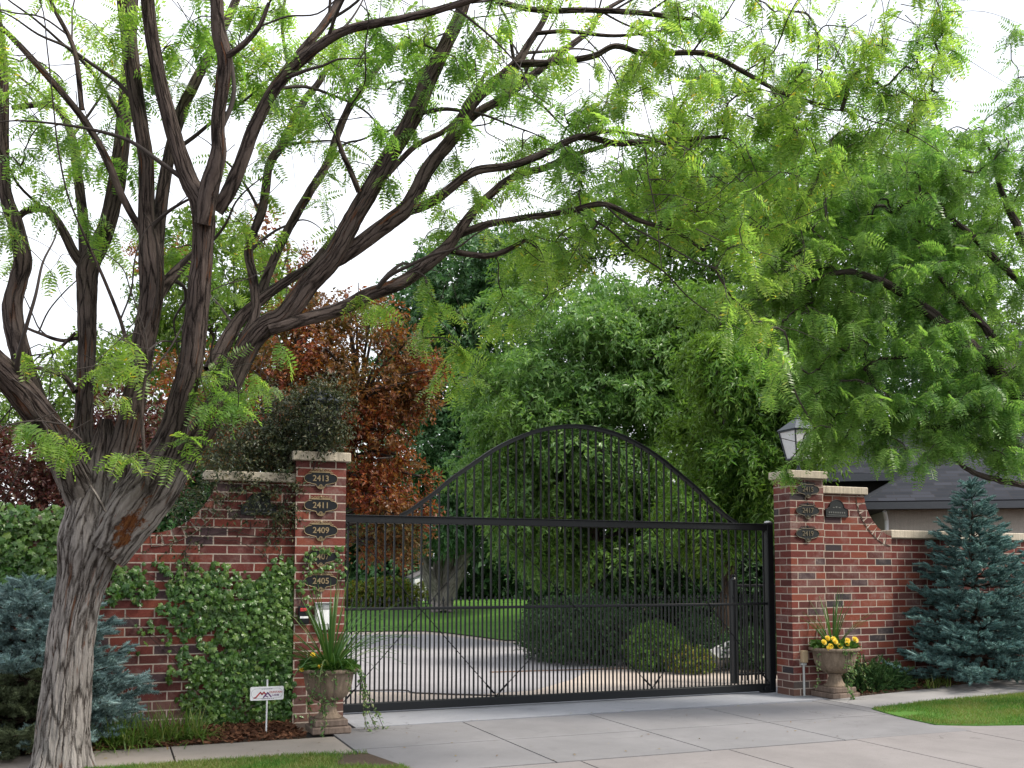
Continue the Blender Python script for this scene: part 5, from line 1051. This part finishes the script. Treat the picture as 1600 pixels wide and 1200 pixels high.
vb = [pblob(*x) for x in [(502, 650, 11.75, 30, 46, .14, 1500), (470, 650, 11.9, 36, 36, .2, 900), (430, 640, 12.1, 40, 30, .25, 600), (530, 640, 12.1, 16, 30, .15, 350), (515, 610, 12., 26, 16, .15, 300), (470, 690, 12.0, 40, 30, .25, 1400), (420, 700, 11.9, 50, 34, .28, 1800), (370, 720, 11.7, 40, 22, .25, 1200), (455, 650, 12.1, 40, 34, .25, 1200), (380, 680, 11.8, 40, 26, .25, 900), (445, 770, 11.6, 14, 44, .06, 700), (395, 770, 11.5, 26, 20, .05, 500), (430, 820, 11.6, 14, 26, .04, 250), (340, 740, 11.4, 26, 16, .15, 400), (515, 690, 12.1, 20, 16, .15, 300), (390, 810, 11.5, 16, 10, .04, 80), (330, 790, 11.4, 30, 18, .12, 350), (290, 800, 11.4, 24, 22, .12, 300), (270, 850, 11.2, 30, 14, .08, 260)]]
shrubmass('climbing_vine', 'dusky grey-green vine heaped over the left wall coping and pillar cap', (-1.0, .55, 0), vb, 2700, 8, .22, .05, .45, M['vine'], 'vine')

# ================================================================== CONIFERS
M['needle_blue'] = leaf_mat('blue spruce needles', [(0, (.10, .165, .165)), (.5, (.17, .265, .26)), (.85, (.24, .34, .33)), (1., (.32, .42, .40))], .08, .6, .25, mottle=.8)
M['needle_deep'] = leaf_mat('deep blue spruce needles', [(0, (.055, .125, .125)), (.5, (.105, .205, .20)), (1., (.20, .32, .305))], .08, .6, .25, mottle=.8)
M['needle_olive'] = leaf_mat('older olive spruce needles', [(0, (.05, .065, .03)), (.5, (.095, .12, .06)), (1., (.15, .18, .10))], .08, .6, .25, mottle=.8)
M['needle_green'] = leaf_mat('juniper sprays', [(0, (.015, .05, .014)), (.6, (.03, .085, .02)), (1., (.07, .12, .03))], .1, .6, .3)
SHOOTS = [needle_shoot(60, k) for k in range(3)]
def put_shoots(P, D, size, mats, pick):
    parts = []
    d, s, n_ = frames(D); w = rng.integers(0, len(SHOOTS), len(P)); size = np.broadcast_to(size, (len(P),))
    for k, (tv, tf) in enumerate(SHOOTS):
        for m_ in range(len(mats)):
            q = (w == k) & (pick == m_)
            if q.any(): V, F_ = place(tv, tf, P[q], d[q], s[q], n_[q], size[q]); parts.append((V, F_, m_))
    return parts
def spruce(c, H, R, label, mats, nlayer, clip=None, zmin=.15, shoot=.11, lowolive=False, dens=1., shape=1.):
    c = np.array(c, float); t = thing('blue_spruce', label, 'spruce', c, None); P = []; D = []; Z = []; br = []
    for i in range(nlayer):
        f_ = (i + .5) / nlayer; z = zmin + (H - zmin) * f_ ; Lr = R * (1 - f_ ** shape) * 1.02 + .06; nb = int(6 + 9 * (1 - f_)); a0 = rng.uniform(0, 7)
        for k in range(nb):
            a = a0 + 2 * PI * k / nb + rng.normal(0, .2); l = Lr * rng.uniform(.78, 1.12); h = np.array([math.cos(a), math.sin(a), 0]); sd = np.array([-h[1], h[0], 0]); e = -.16 + .55 * f_ + rng.normal(0, .08)
            pt = lambda q: c + h * (l * q) + np.array([0, 0, z + l * (e * q - .12 * q + .26 * q * q)])
            br.append(tube([pt(0), pt(.5), pt(1)], [.016 * (1 - f_) + .004, .008, .004], 4, 0, cap=False))
            n = int(max(5, l * 36 * dens)); q = rng.uniform(.18, 1, n) ** .75; side = rng.choice([-1, 1], n); wid = .30 * l * (1 - q) + .05; off = rng.uniform(0, 1, n) * wid
            for qq, sg, o in zip(q, side, off):
                P.append(pt(qq) + sd * sg * o + np.array([0, 0, rng.uniform(-.02, .045)])); D.append(h * .8 + sd * sg * (.75 if o > .02 else .2) + np.array([0, 0, .28 + rng.normal(0, .25)])); Z.append(z)
    for k in range(14): P.append(c + [0, 0, H - .02 * k]); D.append(rng.normal(0, .5, 3) + [0, 0, 1]); Z.append(H)
    P = np.array(P); D = np.array(D); Z = np.array(Z)
    if clip is not None: ok = (P[:, 1] < clip) & (P[:, 2] > gz(c[0]) + .03); P, D, Z = P[ok], D[ok], Z[ok]
    pick = np.zeros(len(P), int)
    if lowolive:
        nz = np.array([mnoise.noise(Vector(tuple(p * 2.5))) for p in P]); pick = ((Z < H * .52) & (P[:, 0] < c[0] + .30) & (nz > -.12)).astype(int)
    obj('foliage', put_shoots(P, D, shoot * rng.uniform(.75, 1.2, len(P)), mats, pick) + [(a, b_, len(mats)) for a, b_, _ in br], mats + [M['bark_brown']], t)
    tp, tr_ = crom([c + [0, 0, -.1], c + [0, 0, H * .5], c + [0, 0, H - .05]], 6), np.linspace(.07 * R, .006, 13)
    obj('trunk', [tube(tp, tr_, 10)] , M['bark_brown'], t)
    return t
spruce((9.35, -.42, gz(9.35) - .02), 2.95, 1.32, 'conical blue spruce in front of the right brick wall', [M['needle_deep']], 19, .08, .14, .135, False, 1.15, .9)
spruce((10.95, -.35, gz(10.9)), 2.25, .95, 'second blue spruce cut off by the right edge of the photo', [M['needle_deep']], 13, .1, .12, .135, False, 1.)
spruce((-3.32, -.62, -.02), 1.62, .95, 'rounded blue spruce behind the trunk of the big locust, olive lower down', [M['needle_blue'], M['needle_olive']], 12, .0, .10, .14, True, 1.6, 2.2)
def mound(name, label, c, R3, n, size, mat, cat='shrub', up=.3):
    c = np.array(c, float); t = thing(name, label, cat, c); o = nrm(rng.normal(size=(n, 3))); o[:, 2] = np.abs(o[:, 2]); r = rng.uniform(.45, 1.05, n); P = c + o * r[:, None] * np.array(R3) * (1 + .15 * np.sin(o[:, :1] * 7 + o[:, 1:2] * 5)); D = o + rng.normal(0, .5, o.shape) + [0, 0, up]
    obj('foliage', put_shoots(P, D, size * rng.uniform(.7, 1.2, n), [mat], np.zeros(n, int)), mat, t)
    br = [tube([c, c + (p - c) * .6 + [0, 0, .02], p], [.012, .008, .004], 4, 0, cap=False) for p in P[:24]]; obj('stem', br, M['twig'], t); return t
jc = ground(1393, 1083); mound('juniper_shrub', 'low dark green juniper between the right urn and the blue spruce', (jc[0] + .06, -.22, gz(jc[0])), (.62, .30, .36), 900, .11, M['needle_green'])
# grassy tufts
def tuft(c, n, h, label, mat, w=.012, name='grass_tuft'):
    t = thing(name, label, 'plant', c); P = np.array(c) + np.c_[rng.normal(0, .07, (n, 2)), np.zeros(n)]; V = []; F_ = []
    for p in P:
        a = rng.uniform(0, 2 * PI); e = rng.uniform(.15, 1.25); l = h * rng.uniform(.6, 1.15); hd = np.array([math.cos(a), math.sin(a), 0]); s = np.array([-hd[1], hd[0], 0]); b0 = len(V)
        for j in range(5):
            q = j / 4; x = p + hd * l * q * math.sin(e) * (1 + .3 * q) + np.array([0, 0, l * q * math.cos(e) - .42 * l * q ** 2.5 * e]); ww = w * .5 * (1 - q ** 2) + .0006; V += [x - s * ww, x + s * ww]
        for j in range(4): i = b0 + 2 * j; F_.append([i, i + 1, i + 3, i + 2])
    obj('leaf_blades', [(np.array(V), np.array(F_), 0)], mat, t)
M['tuft'] = leaf_mat('strappy leaves', [(0, (.07, .15, .025)), (.6, (.13, .22, .04)), (1., (.27, .29, .10))], .35, .45)
TL = [((208, 1172), 'strappy green clump at the foot of the blue spruce by the locust trunk'), ((240, 1168), 'strappy green clump, second from the locust trunk along the bed'), ((272, 1165), 'strappy green clump in the middle of the bed under the ivy wall'), ((305, 1163), 'strappy green clump at the mulch end of the left bed'), ((180, 1178), 'strappy green clump almost touching the locust trunk')]
for (u, v), lab in TL:
    p = ground(u, v - 6); tuft((p[0], max(p[1], -1.02), 0), 110, .42, lab, M['tuft'], .013)
for (u, v), lab in (((1452, 1075), 'small strappy clump at the foot of the juniper'), ((1478, 1072), 'small strappy clump under the blue spruce')):
    p = ground(u, v); tuft((p[0], max(-.50, min(p[1], -.45)), gz(p[0])), 45, .2, lab, M['tuft'])

# ================================================================== GARDEN BEYOND THE GATE
M['leaf_hedge'] = leaf_mat('hedge leaves', [(0, (.022, .065, .02)), (.6, (.042, .105, .028)), (1., (.075, .15, .042))], .2, .45, .35)
M['leaf_gold'] = leaf_mat('golden hedge leaves', [(0, (.06, .13, .02)), (.5, (.13, .20, .025)), (.8, (.24, .24, .03)), (1., (.26, .14, .03))], .35, .45)
bp = lambda u, v, d: pblob(u, v, d, 1, 1, 1)[0]
def dome(u, v0, d, ru, hv, label, mat, n=900, name='garden_shrub', rd=None, ll=.07, cat='shrub', K=9):
    g = at(u, v0, d); zb = .03 if d < 27 else g[2]; s = d / f; b = (g[0], g[1], zb)
    return shrubmass(name, label, b, [((g[0], g[1], zb + hv * s * .42), (ru * s, rd or ru * s * .8, hv * s * .58), 1.)], n, K, .14, ll, .45, mat, cat, False, .15)
dome(905, 1028, 19.5, 88, 100, 'large dark clipped mound at the bend of the inner drive', M['leaf_hedge'], 2600, 'hedge_mound', 1.6, .075)
dome(960, 1030, 18.9, 36, 70, 'grey-green shrub leaning out of the dark mound', M['vine'], 700, 'garden_shrub', .5, .06)
dome(1025, 1036, 17.7, 40, 66, 'light yellow-green rounded shrub by the white stones inside the gate', M['leaf_long'], 800, 'garden_shrub', .5, .075)
dome(1075, 1034, 17.2, 34, 34, 'low pale green shrub beside the row of white stones', M['leaf_gold'], 500, 'garden_shrub', .4, .06)
dome(1098, 1030, 18.5, 50, 70, 'dark green rounded shrub behind the low pale shrub', M['leaf_hedge'], 900, 'garden_shrub', .7, .075)
dome(1180, 1026, 17.5, 50, 60, 'dark shrub behind the return fence at the right pillar', M['leaf_hedge'], 700, 'garden_shrub', .6, .075)
dome(600, 950, 38., 50, 46, 'golden hedge below the copper tree at the top of the lawn', M['leaf_gold'], 1300, 'golden_hedge', .9, .13)
dome(556, 952, 38., 34, 40, 'reddish golden shrub at the left end of the lawn hedge', M['leaf_gold'], 700, 'garden_shrub', .9, .13)
for (u, d, v0, ru, hv, lab) in ((1020, 24., 1002, 90, 150, 'tall dark evergreen hedge behind the clipped mound, left of the narrow-leaved tree'), (1150, 22.5, 1008, 80, 165, 'tall dark evergreen hedge behind the boulders and return fence'), (1235, 22., 1010, 60, 190, 'tall dark evergreen hedge behind the right gate pillar'), (905, 30., 975, 90, 120, 'dark evergreen hedge at the right edge of the inner lawn')):
    dome(u, v0, d, ru, hv, lab, M['leaf_hedge'], 2200, 'hedge', 1.3, .13)
for (u, ru, hv, lab) in ((800, 120, 100, 'deep green hedge in the shade behind the lawn, nearer the gate arch'), (600, 90, 110, 'dark hedge behind the golden hedge and garden building'), (450, 110, 130, 'dark hedge hidden behind the left pillar')):
    dome(u, 948, 43., ru, hv, lab, M['leaf_hedge'], 1500, 'hedge', 1.5, .2)
# white stones
M['rock'] = stone_mat('pale boulder', (.42, .41, .42), (.62, .61, .60), .15)
def rock(c, r, label, grp):
    t = []; n, m_ = 10, 7; V = []
    for j in range(m_):
        ph = PI * j / (m_ - 1)
        for i in range(n): a = 2 * PI * i / n; q = Vector((math.sin(ph) * math.cos(a), math.sin(ph) * math.sin(a), math.cos(ph))); k = 1 + .45 * mnoise.noise(q * 1.4 + Vector(tuple(c))); V.append([q.x * r[0] * k, q.y * r[1] * k, q.z * r[2] * k])
    F_ = np.array([[j * n + i, j * n + (i + 1) % n, (j + 1) * n + (i + 1) % n, (j + 1) * n + i] for j in range(m_ - 1) for i in range(n)])
    me = make_mesh('border_stone', [(np.array(V), F_, 0)], M['rock']); o = link('border_stone', me, None, c); return tag(o, label, 'stone', grp)
us = np.linspace(958, 1142, 17)
for k, u in enumerate(us):
    p = ground(u, 1037 + 2.5 * math.sin(k * 1.3)); rock((p[0], p[1] + rng.uniform(-.05, .1), .05), rng.uniform(.07, .15, 3) * [1.2, 1., .75], 'pale stone in the row edging the planting bed inside the gate', 'pale border stones along the inner bed')
for k, (u, v, r, lab) in enumerate(((1128, 1026, .2, 'big white boulder among the shrubs by the return fence'), (1142, 1016, .16, 'white boulder behind the big boulder by the return fence'), (1118, 1034, .14, 'white boulder in front of the big one by the return fence'))):
    p = at(u, v, 17.5); rock((p[0], p[1], p[2]), np.array([1.2, 1, .9]) * r, lab, None)
# bed soil inside
bedp = ip((1140, 1038), (1030, 1036), (960, 1034), (900, 1026), (870, 1016), (850, 1002)); structure('planting_bed_ground', [slab(bedp + [(10., 22.), (20., 22.), (20, 3.6), (9.2, 3.6)], .03, .1)], M['soil'])
# little garden building
gd = 41.; g0 = at(668, 945, gd); sx = gd / f; bz = g0[2]
sh = thing('garden_building', 'small pale garden building half hidden behind the many-stemmed tree', 'shed', (g0[0], g0[1], bz))
o_ = np.array([g0[0], g0[1], bz])
obj('wall', [mv(prism_xz([(-.75, -.3), (.75, -.3), (.75, 1.1), (0, 1.45), (-.75, 1.1)], -.5, .9), o_)], plain('pale render', (.50, .52, .58), .8), sh)
obj('roof', [mv(prism_xz([(-.85, 1.08), (0, 1.47), (.85, 1.08), (.85, 1.14), (0, 1.55), (-.85, 1.14)], -.6, 1.), o_)], plain('grey roof', (.20, .19, .21), .8), sh)
obj('door', [mv(bevbox(-.12, .55, -.53, -.502, -.3, .95, .01), o_)], plain('dark door', (.05, .055, .07), .5), sh); obj('trim', [mv(bevbox(-.72, -.5, -.54, -.502, -.3, 1.05, .01), o_)], M['white'], sh)
dome(657, 934, 38.5, 9, 24, 'small bright green bush in front of the garden building', M['leaf_gold'], 120, 'garden_shrub', .25, .1)
p_ = at(680, 946, 39.); t = thing('garden_pot', 'blue-grey glazed pot in front of the garden building', 'pot', (p_[0], p_[1], p_[2])); obj('body', [lathe([(.25, p_[2]), (.36, p_[2] + .3), (.38, p_[2] + .5), (.33, p_[2] + .62), (.36, p_[2] + .66), (.30, p_[2] + .66), (.28, p_[2] + .5)], 18, (p_[0], p_[1]))], plain('blue glaze', (.14, .18, .26), .3), t, True); obj('foliage', [lathe([(.29, p_[2] + .6), (.01, p_[2] + .61)], 12, (p_[0], p_[1]))], M['soil'], t)

# ================================================================== HOUSE AT THE RIGHT
def shingle_mat():
    t = NT('slate grey shingles'); uv = t.uv(); br = t.n('ShaderNodeTexBrick', {'Vector': uv, 'Color1': (.014, .017, .024, 1), 'Color2': (.036, .039, .052, 1), 'Mortar': (.022, .022, .026, 1), 'Scale': 1., 'Mortar Size': .012, 'Mortar Smooth': .3, 'Bias': -.2, 'Brick Width': .36, 'Row Height': .145}, offset=.4, squash=1.3, squash_frequency=3)
    c = t.mix(.5, br.outputs[0], t.ramp(t.noise(uv, 90., 3), [(.3, .7), (.7, 1.35)]), 'MULTIPLY'); t.principled(c, .9, t.bump(br.outputs[1], -.6, .012) , spec=.25); return t.m
M['shingle'] = shingle_mat(); M['stucco'] = stone_mat('beige stucco', (.44, .39, .34), (.52, .47, .42), .12); M['fascia'] = plain('dark grey fascia', (.05, .055, .065), .5)
M['soffit'] = plain('dark soffit', (.06, .055, .055), .8)
house = thing('house', 'beige stucco house with dark shingle roofs behind the right wall', 'house', (18, 9, 0))
hA = at(1349, 783, 20.); hz_ = hA[2]; dirx = nrm(Rv * .985 - fwd * .17); diry = np.array([-dirx[1], dirx[0], 0.])
H_ = lambda a, b, z: hA * [1, 1, 0] + dirx * a + diry * b + np.array([0, 0, z])
def hpoly(pts, m=0, uvf=None, t=.10):
    p = np.array(pts); n = nrm(np.cross(p[1] - p[0], p[2] - p[0])); n = n if n[2] > 0 else -n; V = np.concatenate([p, p - n * t]); k = len(p); F_ = [list(range(k)), list(range(2 * k - 1, k - 1, -1))] + [[i, i + k, (i + 1) % k + k, (i + 1) % k] for i in range(k)]
    e1 = nrm(p[1] - p[0]); e2 = np.cross(n, e1); U = np.stack([V @ e1, V @ e2], -1); return (V, F_, m, np.concatenate([U[q] for q in F_]))
def hbox(a0, a1, b0, b1, z0, z1, m=0): 
    v, fc, m_ = box(0, 1, 0, 1, 0, 1); P = np.array([H_(a0 + x * (a1 - a0), b0 + y * (b1 - b0), z0 + z * (z1 - z0)) for x, y, z in v]); return (P, fc, m)
obj('wall', [hbox(.55, 12, .45, 9, -.2, hz_ - .02)], M['stucco'], house)
rp = .56
obj('roof', [hpoly([H_(0, 0, hz_), H_(13, 0, hz_), H_(13, 5.2, hz_ + 5.2 * rp), H_(5.2, 5.2, hz_ + 5.2 * rp)]), hpoly([H_(0, 11, hz_), H_(0, 0, hz_), H_(5.2, 5.2, hz_ + 5.2 * rp), H_(5.2, 6., hz_ + 5.2 * rp)])], M['shingle'], house)
obj('gutter', [hbox(-.05, 13, -.10, -.005, hz_ - .17, hz_ - .03), hbox(-.10, -.005, -.1, 11, hz_ - .17, hz_ - .03)], M['fascia'], house); obj('soffit', [hbox(0, 13, 0, .45, hz_ - .16, hz_ - .11), hbox(0, .54, .46, 9, hz_ - .16, hz_ - .11)], M['soffit'], house)
obj('downpipe', [tube([H_(.42, .1, hz_ - .2), H_(.50, .35, hz_ - .38), H_(.50, .38, 0)], .04, 8)], M['white'], house)
z2 = at(1380, 742, 24.5)[2]
obj('roof', [hpoly([H_(-1.2, 4.2, z2), H_(3.9, 4.2, z2), H_(3.9, 6.6, z2 + 1.35), H_(-.2, 6.6, z2 + 1.35)])], M['shingle'], house); obj('gutter', [hbox(-1.25, 2.2, 4.05, 4.19, z2 - .2, z2 - .02)], M['fascia'], house); obj('wall', [hbox(-.6, 3., 4.7, 8, -.2, z2 - .05)], M['soffit'], house)
uz0 = hz_ + 5.2 * rp - .5
obj('upper_wall', [hbox(4.2, 13, 6.2, 10, uz0 - 2.5, uz0 + 1.7)], M['stucco'], house)
obj('roof', [hpoly([H_(3.7, 5.7, uz0 + 1.7), H_(13.4, 5.7, uz0 + 1.7), H_(13.4, 8.2, uz0 + 3.1), H_(6.2, 8.2, uz0 + 3.1)])], M['shingle'], house)
wv = at(1600, 620, 27.); wl_ = (wv - hA) @ dirx
ap = [(-.5, 0), (.5, 0), (.5, .9)] + [(.5 * math.cos(a), .9 + .5 * math.sin(a)) for a in np.linspace(0, PI, 12)][1:] 
V = np.array([H_(wl_ + x, 6.12, wv[2] - .8 + z) for x, z in ap] + [H_(wl_ + x, 6.19, wv[2] - .8 + z) for x, z in ap]); k = len(ap); F_ = [list(range(k)), list(range(2 * k - 1, k - 1, -1))] + [[i, i + k, (i + 1) % k + k, (i + 1) % k] for i in range(k)]
win = obj('window', [(V, F_, 0)], plain('dark glass', (.02, .022, .026), .12), house)
fr = [H_(wl_ + x * 1.04, 6.10, wv[2] - .8 + z * 1.02) for x, z in ap]; obj('frame', [tube(fr + [fr[0]], .05, 6)], M['white'], win)

# a few fallen leaves on the paving
P = np.c_[rng.uniform(-.3, 6., 60), rng.uniform(-3.6, -.3, 60), np.full(60, .006)]; P = np.concatenate([P, np.c_[rng.uniform(-4, -.4, 26), rng.uniform(-2., -1.2, 26), np.full(26, .006)]]); d = nrm(np.c_[rng.normal(size=(len(P), 2)), rng.normal(0, .12, len(P))]); d, s, n_ = frames(d, jitter=.2); tv, tf = simple_leaf(.45, .1, -.05); V, F_ = place(tv, tf, P, d, s, n_, rng.uniform(.02, .045, len(P)))
tag(obj('fallen_leaves', [(V, F_, 0)], leaf_mat('dry leaflets', [(0, (.25, .20, .05)), (.5, (.20, .12, .04)), (1, (.10, .06, .03))], .2)), 'a few dry leaflets scattered over the concrete', None, None, 'stuff')

# ================================================================== SKY, SUN, RENDER
W = bpy.data.worlds.new('World'); sc.world = W; W.use_nodes = True; nt = W.node_tree; nt.nodes.clear()
SUN_EL, SUN_AZ = math.radians(50), math.radians(128)     # azimuth clockwise from +Y
sky = nt.nodes.new('ShaderNodeTexSky'); sky.sky_type = 'NISHITA'; sky.sun_disc = False; sky.sun_elevation = SUN_EL; sky.sun_rotation = SUN_AZ; sky.air_density = 1.6; sky.dust_density = 3.5
tcn = nt.nodes.new('ShaderNodeTexCoord'); nz = nt.nodes.new('ShaderNodeTexNoise'); nz.inputs['Scale'].default_value = 2.2; nz.inputs['Detail'].default_value = 6; nt.links.new(tcn.outputs['Generated'], nz.inputs['Vector'])
cr = nt.nodes.new('ShaderNodeValToRGB'); cr.color_ramp.elements[0].position = .30; cr.color_ramp.elements[0].color = (.62, .62, .62, 1); cr.color_ramp.elements[1].position = .62; cr.color_ramp.elements[1].color = (.97, .97, .97, 1); nt.links.new(nz.outputs[0], cr.inputs[0])
mx = nt.nodes.new('ShaderNodeMix'); mx.data_type = 'RGBA'; nt.links.new(cr.outputs[0], mx.inputs[0]); nt.links.new(sky.outputs[0], mx.inputs[6]); mx.inputs[7].default_value = (9.4, 9.6, 10.2, 1)
bg = nt.nodes.new('ShaderNodeBackground'); bg.inputs[1].default_value = .11; nt.links.new(mx.outputs[2], bg.inputs[0]); wo = nt.nodes.new('ShaderNodeOutputWorld'); nt.links.new(bg.outputs[0], wo.inputs[0])
sd = bpy.data.lights.new('sun', 'SUN'); sd.energy = 3.; sd.angle = math.radians(12); sd.color = (1., .93, .82); so = bpy.data.objects.new('sun', sd); COL.objects.link(so)
dv = Vector((math.sin(SUN_AZ) * math.cos(SUN_EL), math.cos(SUN_AZ) * math.cos(SUN_EL), math.sin(SUN_EL))); so.rotation_euler = (-dv).to_track_quat('-Z', 'Y').to_euler()
for o in bpy.data.objects:
    if '_o' in o: del o['_o']
vs = sc.view_settings; vs.view_transform = 'Standard'; vs.look = 'None'; vs.exposure = .74; vs.gamma = 1
cy = sc.cycles; cy.max_bounces = 7; cy.diffuse_bounces = 4; cy.glossy_bounces = 2; cy.transmission_bounces = 4; cy.caustics_reflective = False; cy.caustics_refractive = False
cy.use_denoising = True
